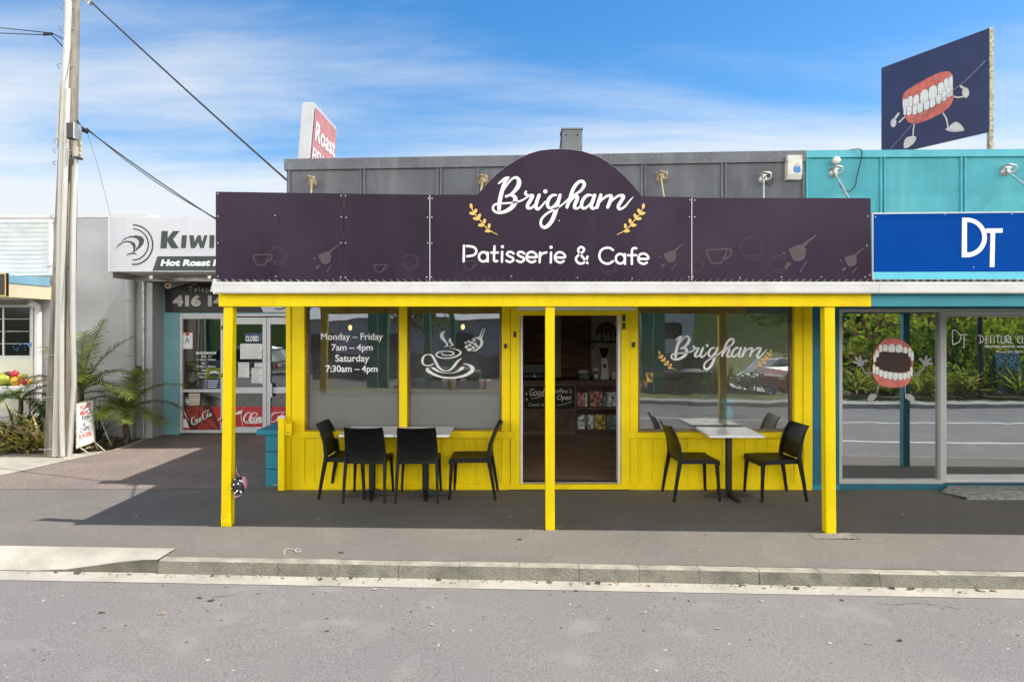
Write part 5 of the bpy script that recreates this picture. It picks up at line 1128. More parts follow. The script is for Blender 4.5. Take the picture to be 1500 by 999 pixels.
def flax(x, y, z, n, L_, w, mats, label, name='flax_clump', cat='plant', group=None, seed=0, lean=(.15,1.1), droop=(.5,1.6), r0=.05):
    rnd = random.Random(seed); m = MB()
    for i in range(n):
        az = rnd.uniform(0, 2*math.pi); l = L_*rnd.uniform(.6,1.1)
        blade(m, (x+rnd.uniform(-r0,r0), y+rnd.uniform(-r0,r0), z), az, l, w*rnd.uniform(.7,1.2), rnd.uniform(*lean), rnd.uniform(*droop), rnd.randrange(len(mats)), 7, rnd.uniform(-.6,.6))
    o = m.build(name, mats); return tag(o, label, cat, group)
def frond(par, base, az, L_, elev, droop, mt, n=26, ll=.34, seed=0, w=.02):
    rnd = random.Random(seed); m = MB(); d = Vector((math.cos(az), math.sin(az), 0)); s_ = Vector((-math.sin(az), math.cos(az), 0)); P = Vector(base); a_ = elev; pts = [P.copy()]; N_ = 30; dirs = []
    for i in range(N_):
        dv = d*math.cos(a_)+Vector((0,0,1))*math.sin(a_); dirs.append(dv); P = P+dv*(L_/N_); pts.append(P.copy()); a_ -= droop/N_
    m.tube(pts, [.012*(1-.8*i/N_) for i in range(N_+1)], seg=5)
    for k in range(n):
        t = .16+.84*k/(n-1); i = min(N_-1, int(t*N_)); p = pts[i]; dv = dirs[i]; up = dv.cross(s_).normalized(); up = up if up.z > 0 else -up
        l = ll*(math.sin(math.pi*(.12+.83*t))**.6)*rnd.uniform(.85,1.1)
        for sg_ in (-1, 1):
            u = (s_*sg_*.82+dv*.62+up*rnd.uniform(.05,.35)).normalized(); q = p; L1 = []; L2 = []; nn = u.cross(up).normalized()
            for j in range(5):
                f = j/4; ww = w*(1-f*f)*.5+.0008; L1.append(q+nn*ww); L2.append(q-nn*ww); q = q+u*(l/4); u = (u+Vector((0,0,-.16-.1*rnd.random()))).normalized()
            m.faces(L1+L2, [(j,j+1,5+j+1,5+j) for j in range(4)], 0, True)
    return m.build('frond', mt, par)
def palm(x, y, h, fr_, label, mt='palm', seed=0, tr=.06, ll=.34, dry=True):
    t = thing('palm', label, 'palm', (x,y,0), group='young palms against the grey wall'); m = MB(); k = 9
    m.tube([(x+.01*math.sin(i), y, h*i/k) for i in range(k+1)], [tr*(1.25-.5*i/k)*(1+.06*(i%2)) for i in range(k+1)], seg=10); m.build('trunk', 'bark' if dry else 'palm_dark', t)
    for i, (az, L_, el_, dr_) in enumerate(fr_): frond(t, (x,y,h-.02), R(az), L_, R(el_), R(dr_), mt, seed=seed*50+i, ll=ll)
    return t
xa = fx(185,10.7)
palm(xa, 10.7, .52, [(2,1.2,64,85),(25,1.0,42,95),(180,1.15,66,62),(165,1.1,48,90),(-25,.95,28,80),(205,.95,32,85),(268,.8,60,130),(240,.7,38,110),(90,1.0,78,50),(300,.8,45,110)], 'small palm with arching fronds and brown trunk in the middle of the grey wall', seed=1, tr=.045, ll=.33)
xb = fx(118,10.5)
palm(xb, 10.5, .85, [(70,1.3,84,28),(20,1.25,72,45),(-10,1.2,55,80),(160,1.2,70,60),(190,1.2,50,90),(240,1.0,55,100),(300,1.0,60,90),(-25,1.35,35,75),(120,1.2,78,40),(0,1.0,15,50)], 'taller palm with upright fronds rising just right of the utility pole', 'palm', seed=2, tr=.05, ll=.34)
xcn = fx(22,10.3)
palm(fx(30,10.6), 10.6, .75, [(0,.8,35,90),(30,.8,50,80),(180,.8,30,90),(150,.8,50,80),(210,.7,20,80),(-20,.75,15,80),(270,.6,45,100)], 'low palm behind the flax plants at the far left', 'palm_dark', seed=3, tr=.04, ll=.22)
rnd = random.Random(11)
for i, (px, Y, n, L_, ms, lb) in enumerate(((66,9.98,60,.75,['flax_yellow','flax_yellow','dry_leaf','flax_green'],'yellow striped flax with long drooping leaves right beside the pole'),
      (40,9.95,55,.7,['flax_yellow','flax_yellow','flax_green'],'bright yellow flax spilling onto the concrete path'),(8,9.98,55,.65,['flax_green','flax_bronze','dry_leaf'],'olive and bronze flax at the left edge of the garden'),
      (52,10.25,50,.85,['flax_green','flax_yellow','leaf_c'],'green and gold flax in the second row behind the yellow flax'),(24,10.3,60,.9,['flax_bronze','leaf_c','flax_green'],'dark bronze spiky plant below the fruit shelf'),
      (-12,10.0,60,.75,['flax_green','flax_yellow','dry_leaf'],'flax clump cut by the left edge of the picture'),(74,10.4,45,.75,['leaf_c','flax_bronze'],'dark twisted plant between the pole and the downpipe'))):
    flax(fx(px,Y), Y, .0, n, L_, .045, ms, lb, group='flax plants in the garden bed', seed=i+1)
flax(fx(140,10.7), 10.7, .0, 60, .85, .012, ['flax_bronze','ink_blue','leaf_c'], 'fine dark wiry plant behind the sandwich board', 'wiry_shrub', 'plant', seed=30, lean=(.1,.9), droop=(.2,1.2))
m = MB(); rnd = random.Random(9)
for i in range(900):
    x = rnd.uniform(-12,-6.25); y = rnd.uniform(9.78,11.1)
    if x > fx(150,y) and y < 10.2: continue
    a_ = rnd.uniform(0,6.28); l = rnd.uniform(.02,.08); z = .03+rnd.uniform(0,.05); dx, dy = math.cos(a_)*l, math.sin(a_)*l
    m.poly([(x,y,z),(x+dx-dy*.3,y+dy+dx*.3,z+rnd.uniform(0,.02)),(x+dx*2,y+dy*2,z+rnd.uniform(-.01,.03)),(x+dx+dy*.3,y+dy-dx*.3,z)], rnd.randrange(2))
o = m.build('leaf_litter', ['dry_leaf','soil']); tag(o, kind='stuff', label='dry leaves and bark scattered over the garden bed', cat='leaf litter')
# ================================================================ LOW WALL AND GATE POST BESIDE THE CAFE
t = thing('low_block_wall', 'low blue painted block wall with a capping beside the yellow gate post', 'wall', (fx(396,7.75),7.75,0))
x0, x1 = fx(389,7.75), XL-.04; zc_ = fz(636,7.75)
for i in range(3):
    m = MB(); m.box(x0, x1, 7.75, 10.2, .005+i*(zc_/3), (i+1)*zc_/3-.004); m.build('block_course', 'block_blue', t, .004)
m = MB(); m.box(fx(375,7.70), x1+.02, 7.70, 10.25, zc_, zc_+.055); m.build('capping', 'block_blue', t, .006)
t = thing('gate_post', 'short yellow post with a latch bracket at the left corner of the cafe', 'post', (fx(412,7.5),7.5,0))
m = MB(); m.pbox(407, 416.5, 613, 718.5, 7.48, 7.56); m.build('post', 'yellow', t, .004)
m = MB(); m.pbox(407.3, 416.2, 609.5, 612.6, 7.485, 7.555); m.build('post_cap', 'white_paint', t)
m = MB(); m.pbox(416.8, 427, 617.5, 637.5, 7.50, 7.56); m.build('latch_plate', 'yellow', t, .003)
m = MB()
for py in (619.5,633): m.tube([(fx(420,7.49),7.494,fz(py,7.5)),(fx(424,7.49),7.494,fz(py,7.5))], .004, seg=6)
m.build('latch_bolt', 'black_metal', t)
m = MB(); m.tube([(fx(400,7.6),7.6,fz(710,7.6)),(fx(420,7.6),7.6,fz(710,7.6))], .006, seg=6); m.build('drop_bolt', 'galv', t)

# ================================================================ CHAIRS
def chair_parts(lean=0):
    t = thing('cafe_chair', '', 'chair', (0,0,0), local=True)
    # seat: slightly dished shell with rolled edge, front at +y
    m = MB(); nx, ny = 8, 8; W0, W1 = .205, .222
    def sp(u, v, lo):
        hw = W0+(W1-W0)*v; x = (u*2-1)*hw; y = -.20+v*.43; dish = .012*(1-(u*2-1)**2)*math.sin(math.pi*min(1,v*1.1)); z = .455-dish-.018*max(0, v-.85)/.15+.004*(1-v)
        return (x, y, z-(.045 if lo else 0))
    top = [sp(i/nx, j/ny, 0) for j in range(ny+1) for i in range(nx+1)]; n = nx+1
    m.faces(top, [(j*n+i, j*n+i+1, (j+1)*n+i+1, (j+1)*n+i) for j in range(ny) for i in range(nx)], 0, True)
    m.faces([(x, y, z-.012) for x, y, z in top], [((j+1)*n+i, (j+1)*n+i+1, j*n+i+1, j*n+i) for j in range(ny) for i in range(nx)], 0, True)
    per = [(i,0) for i in range(nx)]+[(nx,j) for j in range(ny)]+[(nx-i,ny) for i in range(nx)]+[(0,ny-j) for j in range(ny)]
    a_ = [sp(i/nx, j/ny, 0) for i, j in per]; b_ = [(x*1.012, y+(.003 if y > 0 else -.003), z-.048) for x, y, z in a_]; k = len(per)
    m.faces(a_+b_, [(i, k+i, k+(i+1)%k, (i+1)%k) for i in range(k)], 0, False); m.build('seat', 'black_plastic', t)
    # backrest: concave shell
    m = MB(); nx, ny = 10, 10
    def bp(u, v, o):
        hw = .205-.008*v+.004*math.sin(math.pi*v); x = (u*2-1)*hw; z = .475+.35*v; y = -.212-.10*v**1.35+.012*math.sin(math.pi*v)-.022*(1-(u*2-1)**2)*(.4+.6*v); z += -.02*(1-v)**3*(1-(u*2-1)**2)-.007*v*(1-(u*2-1)**2)
        if v > .93: y -= .012*(v-.93)/.07
        return (x, y-o, z)
    for o_, fl in ((0, False), (.011, True)):
        P = [bp(i/nx, j/ny, o_) for j in range(ny+1) for i in range(nx+1)]; n = nx+1
        fs_ = [(j*n+i, (j+1)*n+i, (j+1)*n+i+1, j*n+i+1) for j in range(ny) for i in range(nx)]
        m.faces(P, [f[::-1] for f in fs_] if fl else fs_, 0, True)
    per = [(i,0) for i in range(nx)]+[(nx,j) for j in range(ny)]+[(nx-i,ny) for i in range(nx)]+[(0,ny-j) for j in range(ny)]; k = len(per)
    a_ = [bp(i/nx, j/ny, 0) for i, j in per]; b_ = [bp(i/nx, j/ny, .011) for i, j in per]
    m.faces(a_+b_, [(i, (i+1)%k, k+(i+1)%k, k+i) for i in range(k)]); m.build('backrest', 'black_plastic', t)
    for s_ in (-1, 1):
        def sq(path, name):
            m = MB(); r = []
            for (x, y, z, wx, wy) in path: r.append([(x-wx/2,y-wy/2,z),(x+wx/2,y-wy/2,z),(x+wx/2,y+wy/2,z),(x-wx/2,y+wy/2,z)])
            vs = [p for q in r for p in q]; n = len(r)
            m.faces(vs, [(i*4+k, i*4+(k+1)%4, (i+1)*4+(k+1)%4, (i+1)*4+k) for i in range(n-1) for k in range(4)]+[(3,2,1,0), tuple(range(4*n-4, 4*n))])
            return m.build(name, 'black_plastic', t, .004)
        sq([(s_*.225,.222,0,.024,.026),(s_*.213,.21,.25,.03,.034),(s_*.205,.20,.40,.036,.042),(s_*.203,.197,.452,.038,.046)], 'leg')
        sq([(s_*.226,-.285,0,.024,.028),(s_*.219,-.25,.22,.03,.036),(s_*.212,-.214,.42,.034,.044),(s_*.209,-.207,.49,.03,.044),(s_*.206,-.225,.62,.024,.036),(s_*.203,-.27,.75,.02,.028),(s_*.198,-.316,.828,.016,.02)], 'leg')
    return t
proto = chair_parts()
spots = [(-1.60,7.285,0,'black chair with its back to the street at the left pair of tables'),
         (-1.04,7.285,2,'black chair with its back to the street, second from the left pair of tables'),
         (-1.845,7.385,-92,'black chair seen from the side at the far left below the opening hours window'),
         (-.46,7.375,88,'black chair seen from the side just left of the doorway'),
         (2.045,7.335,-87,'black chair facing right at the left of the single table'),
         (2.935,7.32,94,'black chair facing left at the right of the single table')]
chairs = []
for i, (x, y, a_, lb) in enumerate(spots):
    o = proto if i == 0 else copy_tree(proto)
    o.location = (x, y, gz(x, y)); o.rotation_euler = (0,0,R(a_)); tag(o, lb, 'chair', 'black plastic cafe chairs outside the cafe'); chairs.append(o)
chairs[1]['label'] = 'black chair with its back to the street, nearer the doorway of the two'
chairs[0]['label'] = 'black chair with its back to the street, farther from the doorway of the two'
# ================================================================ TABLES
tb_ = thing('cafe_table', '', 'table', (0,0,0), local=True)
m = MB(); m.box(-.297,.297,-.297,.297,.712,.74); m.build('tabletop', 'table_white', tb_, .004)
m = MB(); m.tube([(0,0,.05),(0,0,.70)], .037, seg=16); m.build('column', 'black_metal', tb_)
m = MB(); m.box(-.12,.12,-.12,.12,.695,.711); m.build('mounting_plate', 'black_metal', tb_, .003)
for k in range(4):
    an = math.pi/4+k*math.pi/2 if False else k*math.pi/2+R(8); d_ = Vector((math.cos(an), math.sin(an), 0)); s2 = Vector((-math.sin(an), math.cos(an), 0)); m = MB()
    P = [(0,.030,.085),(.12,.026,.055),(.24,.022,.034),(.28,.02,.022)]; vs = []
    for r, w_, z in P: vs += [d_*r-s2*w_+Vector((0,0,.006)), d_*r+s2*w_+Vector((0,0,.006)), d_*r+s2*w_*.8+Vector((0,0,z)), d_*r-s2*w_*.8+Vector((0,0,z))]
    m.faces(vs, [(i*4+j, i*4+(j+1)%4, (i+1)*4+(j+1)%4, (i+1)*4+j) for i in range(3) for j in range(4)]+[(3,2,1,0),(12,13,14,15)])
    e = d_*.27; m.lathe([(.0,.0),(.018,.0),(.016,.012),(0,.012)], (e.x, e.y, 0), seg=10); m.build('foot', 'black_metal', tb_, .003)
for i, (x, y, a_, lb) in enumerate(((-1.578,7.318,0,'left of the two small white topped tables under the opening hours window'),(-.975,7.318,0,'right of the two small white topped tables under the coffee cup window'),(2.445,7.32,-1.5,'single small white topped table under the script lettered window'))):
    o = tb_ if i == 0 else copy_tree(tb_)
    o.location = (x, y, gz(x, y)); o.rotation_euler = (0,0,R(a_)); tag(o, lb, 'table', 'square pedestal tables outside the cafe')
# ================================================================ HELMET ON THE POST, STRING ON THE PATH
cx0, Yh = 353, 6.12
hm = thing('child_helmet', 'black polka dot child helmet with pink lining hanging from the left yellow post', 'helmet', (fx(352,Yh),Yh,fz(709,Yh)))
m = MB(); c = (fx(350,Yh), Yh, fz(711,Yh)); m.ball(c, .075, 0, 16, 12, (.85,.8,1.05)); m.build('shell', 'cloth_black', hm)
m = MB(); m.ball((c[0]+.045,Yh+.01,c[2]+.02), .052, 0, 12, 10, (.5,.8,1.3)); m.build('lining', 'pink', hm)
m = MB(); rnd = random.Random(4)
for k in range(14):
    th, ph = rnd.uniform(-1.2,1.2), rnd.uniform(-1.1,1.1); d_ = Vector((math.sin(th)*math.cos(ph)*.85, -math.cos(th)*math.cos(ph)*.8, math.sin(ph)*1.05))
    m.ball((c[0]+d_.x*.075, c[1]+d_.y*.075, c[2]+d_.z*.075), .008, 0, 8, 6)
m.build('dot', 'sign_white', hm)
m = MB(); m.tube([(fx(344,Yh),6.16,fz(684,6.16)),(fx(346,Yh),Yh,fz(690,Yh)),(fx(351,Yh),Yh,fz(698,Yh))], .004, seg=6); m.tube([(c[0]-.03,c[1]-.03,c[2]-.06),(c[0]-.02,c[1]-.05,c[2]-.10),(c[0]+.03,c[1]-.03,c[2]-.085)], .005, seg=6); m.build('strap', 'pink', hm)
def onpath(px, py):
    Y = 1.85*F/(py-HY); z = gz(fx(px,Y), Y)+.006; Y = (H-z)*F/(py-HY); return (fx(px,Y), Y, z)
m = MB(); m.tube([Vector(p) for p in smooth([onpath(*q) for q in ((416,812),(417,806),(421,803.5),(427,804),(431,806),(435,807),(440,807.5),(439,804.5),(434,804),(433,808),(438,810))], 4)], .004, seg=6)
o = m.build('string', 'rope'); tag(o, 'loop of white string lying on the footpath above the kerb', 'string')

# ================================================================ INSIDE THE CAFE
YC_ = 11.1; z0 = fz(560,YC_)
ct = thing('service_counter', 'dark timber service counter inside the cafe doorway', 'counter', (.6,YC_,.068))
m = MB(); m.box(XL+.6, fx(843,YC_), YC_, YC_+.6, .13, z0); m.box(fx(908,YC_)+.3, 3.0, YC_, YC_+.6, .13, z0); m.build('front_panel', 'cafe_counter', ct)
m = MB(); m.box(XL+.6, fx(843,YC_), YC_+.02, YC_+.6, .0685, .1299); m.build('plinth', 'wood_frame', ct)
m = MB(); m.box(XL+.55, 3.05, YC_-.03, YC_+.65, z0+.001, z0+.035); m.build('counter_top', 'cafe_counter', ct, .004)
xs0, xs1 = fx(843,YC_)+.002, fx(908,YC_)+.298
m = MB()
for za, zb2 in ((.0685,.10),(fz(633,YC_),fz(630,YC_)),(fz(600,YC_),fz(597,YC_)),(fz(566,YC_),z0)): m.box(xs0, xs1, YC_, YC_+.4, za, zb2)
m.box(xs0, xs1, YC_+.4, YC_+.42, .0685, z0); m.box(xs0, xs0+.02, YC_+.001, YC_+.399, .101, fz(566,YC_)-.001); m.build('magazine_rack', 'cafe_counter', ct)
cb_ = thing('chalkboard', 'black chalkboard with handwritten greeting on the counter front', 'chalkboard', (fx(805,YC_),YC_,fz(600,YC_)))
m = MB(); m.pbox(768, 841.5, 565, 599.5, YC_-.02, YC_-.003); m.build('board', 'chalkboard', cb_)
m = MB()
for b in ((767,842,563.5,564.9),(767,842,599.6,601),(766.5,767.9,564.9,599.6),(841.6,843,564.9,599.6)): m.pbox(*b, YC_-.03, YC_-.003)
m.build('frame', 'wood_frame', cb_)
a = front(YC_-.02, base=.003); a.text('Good', 775.5, 569, 798, 580, 'chalk', bold=.01, shear=.3); a.text("Coffee's", 806, 569, 838, 576, 'chalk', shear=.3); a.text('Open', 816, 578, 837, 588, 'chalk', bold=.02, shear=.3); a.text('Come in', 774, 590, 797, 595, 'chalk', shear=.3)
a.stroke([(778,584,.6),(788,582,1),(798,579,.6)], 'chalk'); a.stroke([(815,594,.6),(826,592,1),(838,588,.6)], 'chalk'); a.ell(771,577,1.2,2,'chalk'); a.ell(771.5,585,1.2,2,'chalk'); a.build('chalk_lettering', cb_)
mags = [(846,856,576,596,'mag_a','red brown magazine at the left of the upper rack'),(857,861,576,596,'mag_b','narrow cream magazine on the upper rack'),(864,883,574,596,'mag_a','wide red brown magazine in the middle of the upper rack'),(884,889.5,575,596,'mag_d','dark green magazine on the upper rack'),(890,908,575,596,'mag_b','pale magazine at the right of the upper rack'),
        (846,856.5,608,630,'mag_b','pale magazine at the left of the lower rack'),(857,861,608,630,'mag_d','green edged magazine on the lower rack'),(861.5,871,608,630,'mag_b','grey and white magazine on the lower rack'),(872,888,608,630,'mag_c','yellow magazine on the lower rack'),(889.5,908,608,630,'mag_d','dark green magazine at the right of the lower rack')]
for i, (p0, p1, q0, q1, mt, lb) in enumerate(mags):
    m = MB(); x0, x1 = fx(p0,YC_+.1), fx(p1,YC_+.1); za, zb2 = fz(q1,YC_+.1)+.006, fz(q0,YC_+.1)
    m.hexa([(x0,YC_+.10,za),(x1,YC_+.10,za),(x1,YC_+.115,za),(x0,YC_+.115,za),(x0,YC_+.15,zb2),(x1,YC_+.15,zb2),(x1,YC_+.165,zb2),(x0,YC_+.165,zb2)])
    o = m.build('magazine', mt); tag(o, lb, 'magazine', 'magazines in the counter rack')
zc2 = z0+.036
g = thing('coffee_grinder', 'tall white coffee grinder on the cafe counter', 'coffee grinder', (fx(885,YC_+.2),YC_+.2,zc2))
x = fx(885,YC_+.2); y = YC_+.2
m = MB(); m.hexa([(x-.075,y-.08,zc2),(x+.075,y-.08,zc2),(x+.075,y+.1,zc2),(x-.075,y+.1,zc2),(x-.045,y-.06,zc2+.37),(x+.045,y-.06,zc2+.37),(x+.045,y+.08,zc2+.37),(x-.045,y+.08,zc2+.37)]); m.build('body', 'render_white', g, .01)
m = MB(); m.box(x-.028, x+.028, y-.082, y-.068, zc2+.2, zc2+.27); m.build('control_panel', 'black_metal', g)
m = MB(); m.lathe([(.03,0),(.04,.03),(.085,.14),(.085,.17),(0,.18)], (x,y,zc2+.372), seg=14); m.build('hopper', 'black_plastic', g)
e = thing('coffee_machine', 'dark coffee machine at the left end of the cafe counter', 'coffee machine', (fx(775,YC_+.3),YC_+.3,zc2))
x = fx(772,YC_+.3); m = MB(); m.box(x-.3, x+.3, YC_+.1, YC_+.5, zc2+.1, zc2+.28); m.box(x-.28,x+.28,YC_+.3,YC_+.5,zc2,zc2+.1); m.build('body', 'black_metal', e, .02)
m = MB()
for dx in (-.15,.12): m.tube([(x+dx,YC_+.14,zc2+.11),(x+dx,YC_+.14,zc2+.06),(x+dx,YC_-.02+.06,zc2+.06)], .014, seg=8)
m.build('portafilter', 'steel', e)
for nm, px, w_, h_, mt, lb in (('storage_tin',855,.10,.12,'mag_d','green tin on the counter with a pale lid'),('glass_jar',873,.06,.15,'galv','clear glass jar beside the white grinder'),('paper_cup',899,.035,.09,'render_white','white paper cup at the right end of the counter')):
    o = thing(nm, lb, nm.split('_')[1], (fx(px,YC_+.15),YC_+.15,zc2)); m = MB(); m.lathe([(0,0),(w_*.85,0),(w_,h_*.1),(w_,h_),(0,h_)], (fx(px,YC_+.15),YC_+.15,zc2), seg=14); m.build('body', mt, o)
    m = MB(); m.lathe([(w_*1.05,h_+.001),(w_*1.05,h_+.02),(w_*.5,h_+.05),(0,h_+.052)], (fx(px,YC_+.15),YC_+.15,zc2), seg=14); m.build('lid', 'render_white', o)
ws = thing('wall_shelf', 'black wall shelf with bottles above the grinder', 'shelf', (fx(888,12.8),12.8,fz(500,12.8)))
m = MB(); m.pbox(866, 925, 499.5, 502.5, 12.7, 12.99); m.build('shelf_board', 'black_metal', ws)
m = MB(); m.tube([(fx(870,12.8),12.75,fz(502.6,12.8)),(fx(870,12.8),12.98,fz(512,12.8))], .01, seg=6); m.tube([(fx(915,12.8),12.75,fz(502.6,12.8)),(fx(915,12.8),12.98,fz(512,12.8))], .01, seg=6); m.build('shelf_bracket', 'black_metal', ws)
for i, (px, h_, mt, lb) in enumerate(((878,.17,'render_white','first white labelled bottle from the left on the wall shelf'),(885,.2,'galv','tall grey bottle on the wall shelf'),(891,.16,'render_white','white labelled bottle in the middle of the wall shelf'),(898,.17,'galv','grey bottle right of the middle on the wall shelf'),(905,.15,'render_white','last white bottle at the right of the wall shelf'))):
    m = MB(); c = (fx(px,12.8),12.8,fz(499.5,12.8)+.001); m.lathe([(0,0),(.035,0),(.038,.02),(.038,h_*.6),(.014,h_*.78),(.014,h_),(0,h_)], c, seg=12); o = m.build('bottle', mt); tag(o, lb, 'bottle', 'bottles on the wall shelf')
wn = thing('hanging_basket', 'dark round wicker basket on the wall above the bottles', 'basket', (fx(888,12.95),12.95,fz(487,12.95)))
m = MB(); m.lathe([(0,-.05),(.12,-.06),(.2,-.02),(.21,.03)], (fx(889,12.94),12.94,fz(487,12.94)), seg=20, axis='y'); m.build('rim', 'cafe_panel', wn)
for px, Y, py, lb in ((513,9.2,480,'lit pendant bulb behind the opening hours window'),(678,9.2,479,'lit pendant bulb behind the coffee cup window'),(589,10.0,480,'lit pendant bulb hidden partly by the yellow window mullion')):
    t = thing('pendant_lamp', lb, 'pendant lamp', (fx(px,Y),Y,fz(py,Y)), group='pendant bulbs hanging in the cafe')
    x, z = fx(px,Y), fz(py,Y); m = MB(); m.tube([(x,Y,2.5),(x,Y,z+.12)], .006, seg=6); m.build('cord', 'cable', t)
    m = MB(); m.lathe([(.0,.13),(.025,.12),(.03,.07),(.022,.06)], (x,Y,z), seg=12); m.build('socket', 'wood_frame', t)
    m = MB(); m.ball((x,Y,z), .026, 0, 12, 10, (1,1,1.45)); m.build('bulb', 'lit_bulb', t)
# seats and bench behind the glass, seen through the frosted film
for i, px in enumerate((490,545,610,675,712)):
    Y = 8.25; x = fx(px,Y); t = thing('indoor_stool', 'pale stool behind the frosted lower glass', 'stool', (x,Y,.068), group='pale stools behind the frosted film')
    m = MB(); m.box(x-.17,x+.17,Y-.16,Y+.16,.44,.47); m.build('seat', 'render_white', t, .01)
    m = MB(); m.box(x-.16,x+.16,Y+.14,Y+.16,.47,.78); m.build('backrest', 'render_white', t, .01)
    for sx in (-1,1):
        for sy in (-1,1): m = MB(); m.tube([(x+sx*.14,Y+sy*.13,.44),(x+sx*.17,Y+sy*.16,.07)], .012, seg=6); m.build('leg', 'wood_frame', t)
for n_i, o in enumerate([o for o in bpy.data.objects if o.name.startswith('indoor_stool')]): o['label'] = ('pale stool behind the frosted glass, %s' % ('farthest left under the opening hours','right of the first one under the opening hours','just right of the yellow mullion','below the coffee cup decal','nearest the doorway')[n_i])
m = MB(); m.box(fx(447,7.9), fx(735,7.9), 7.80, 8.02, fz(573.5,7.85), fz(569.5,7.85)); m.box(fx(447,7.9)+.1, fx(447,7.9)+.15, 7.85, 7.9, .068, fz(573.5,7.85)-.001); m.box(fx(735,7.9)-.15, fx(735,7.9)-.1, 7.85, 7.9, .068, fz(573.5,7.85)-.001)
o = m.build('window_bench', 'wood_frame'); tag(o, 'narrow timber bar shelf running behind the left cafe windows', 'shelf')
for i, (px, mt, lb) in enumerate(((652,'wood_frame','brown paper cup with white lid left of the others on the bar shelf'),(664,'fruit_orange','orange banded paper cup with white lid on the bar shelf'),(679,'wood_frame','tan paper cup with tall white lid on the bar shelf'),(706,'red_faded','red cup on the bar shelf'),(716,'mag_d','green bottle at the right of the bar shelf'))):
    z = fz(569.5,7.85)+.001; x = fx(px,7.9); t = thing('takeaway_cup', lb, 'cup', (x,7.9,z), group='cups standing behind the coffee cup window')
    m = MB(); m.lathe([(0,0),(.028,0),(.038,.09),(0,.09)], (x,7.9,z), seg=12); m.build('cup_body', mt, t)
    m = MB(); m.lathe([(.041,.0905),(.041,.105),(.03,.12),(0,.12)], (x,7.9,z), seg=12); m.build('lid', 'render_white', t)
t = thing('indoor_table', 'small table with a pale blue cup holder behind the right cafe window', 'table', (fx(1062,8.3),8.3,.068)); x = fx(1062,8.3)
m = MB(); m.box(x-.35,x+.35,8.05,8.6,.72,.75); m.build('tabletop', 'wood_frame', t, .004); m = MB(); m.tube([(x,8.3,.07),(x,8.3,.72)], .03, seg=10); m.build('column', 'black_metal', t)
m = MB(); m.lathe([(0,0),(.07,0),(.085,.10),(.05,.11),(.06,.19),(.1,.2),(.09,.25),(0,.26)], (x,8.2,.751), seg=16); o = m.build('cup_dispenser', 'sign_cyan'); tag(o, 'pale blue holder standing on the table behind the right window', 'holder')

# ================================================================ ACROSS THE STREET (seen in the windows)
def leafmass(m, c, r, n, s_, mi=0, seed=0, shell=.55):
    rnd = random.Random(seed)
    for i in range(n):
        th = rnd.uniform(0, 6.283); u = rnd.uniform(-1, 1); q = rnd.uniform(shell, 1)**.5; rr = math.sqrt(1-u*u)
        k = 1+.25*math.sin(th*3+seed)+.2*math.sin(u*5+seed*2)
        p = Vector((c[0]+r[0]*rr*math.cos(th)*q*k, c[1]+r[1]*rr*math.sin(th)*q*k, c[2]+r[2]*u*q*k))
        a1 = Vector((rnd.gauss(0,1),rnd.gauss(0,1),rnd.gauss(0,1))).normalized(); a2 = a1.orthogonal().normalized(); l = s_*rnd.uniform(.5,1.3)
        m.poly([p-a1*l, p+a2*l*.45, p+a1*l, p-a2*l*.45], mi)
def bush(x, y, z, rx, ry, rz_, mt, label, seed, n=650, s_=.09, cat='shrub', name='shrub', group='shrubs across the street'):
    t = thing(name, label, cat, (x,y,z), group=group); m = MB()
    for k in range(5):
        rnd = random.Random(seed*10+k); leafmass(m, (x+rnd.uniform(-.5,.5)*rx, y+rnd.uniform(-.4,.4)*ry, z+rz_*(.55+.5*rnd.random())), (rx*.65, ry*.65, rz_*.55), n//5, s_, 0, seed*7+k)
    m.build('crown', mt, t); m = MB()
    for k in range(4): m.tube([(x+.05*k,y,z),(x+(k-1.5)*rx*.3,y+.1*(k%2),z+rz_)], [.03,.012], seg=5)
    m.build('trunk', 'bark', t); return t
kinds = ['leaf_a','leaf_b','leaf_c','leaf_lime']
desc = {'leaf_a':'mid green','leaf_b':'fresh green','leaf_c':'dark green','leaf_lime':'lime green'}
i = 0; rnd = random.Random(21)
for row, (yy, zz, rr, hh) in enumerate(((-3.6,.0,.75,.55),(-5.2,.0,1.1,1.5),(-7.6,-.3,1.7,2.6))):
    x = (9.3,9.4,11.6)[row]
    while x < 20:
        mt = kinds[rnd.choice([0,0,1,1,2,3,3])]
        if (row == 2 and abs(x-12.2) < 1.0) or (row == 1 and abs(x-11.3) < .8): x += .5; continue
        bush(x, yy+rnd.uniform(-.3,.3), zz-.05, rr*rnd.uniform(.8,1.2), rr, hh*rnd.uniform(.8,1.25), mt, '%s %s shrub across the street, %s' % (('low','chest high','tall')[row], desc[mt], 'mirrored in the clinic windows'), 100+i, n=(420,600,800)[row], s_=(.06,.10,.15)[row]); x += rr*rnd.uniform(1.0,1.4); i += 1
for k, (x, y) in enumerate(((9.9,-3.3),(11.6,-3.1),(13.0,-3.3),(14.4,-3.1),(16.2,-3.3),(10.8,-3.2),(15.3,-3.1),(17.5,-3.2),(12.3,-3.6),(13.7,-3.7),(10.3,-3.9),(15.8,-3.8))):
    flax(x, y, .0, 70, 1.0, .05, ['leaf_lime','leaf_b','flax_yellow'] if k%2 else ['leaf_lime','leaf_a','flax_yellow'], 'spiky green flax on the verge across the street, mirrored in the clinic windows', name='verge_flax', group='flax plants on the verge across the street', seed=60+k)
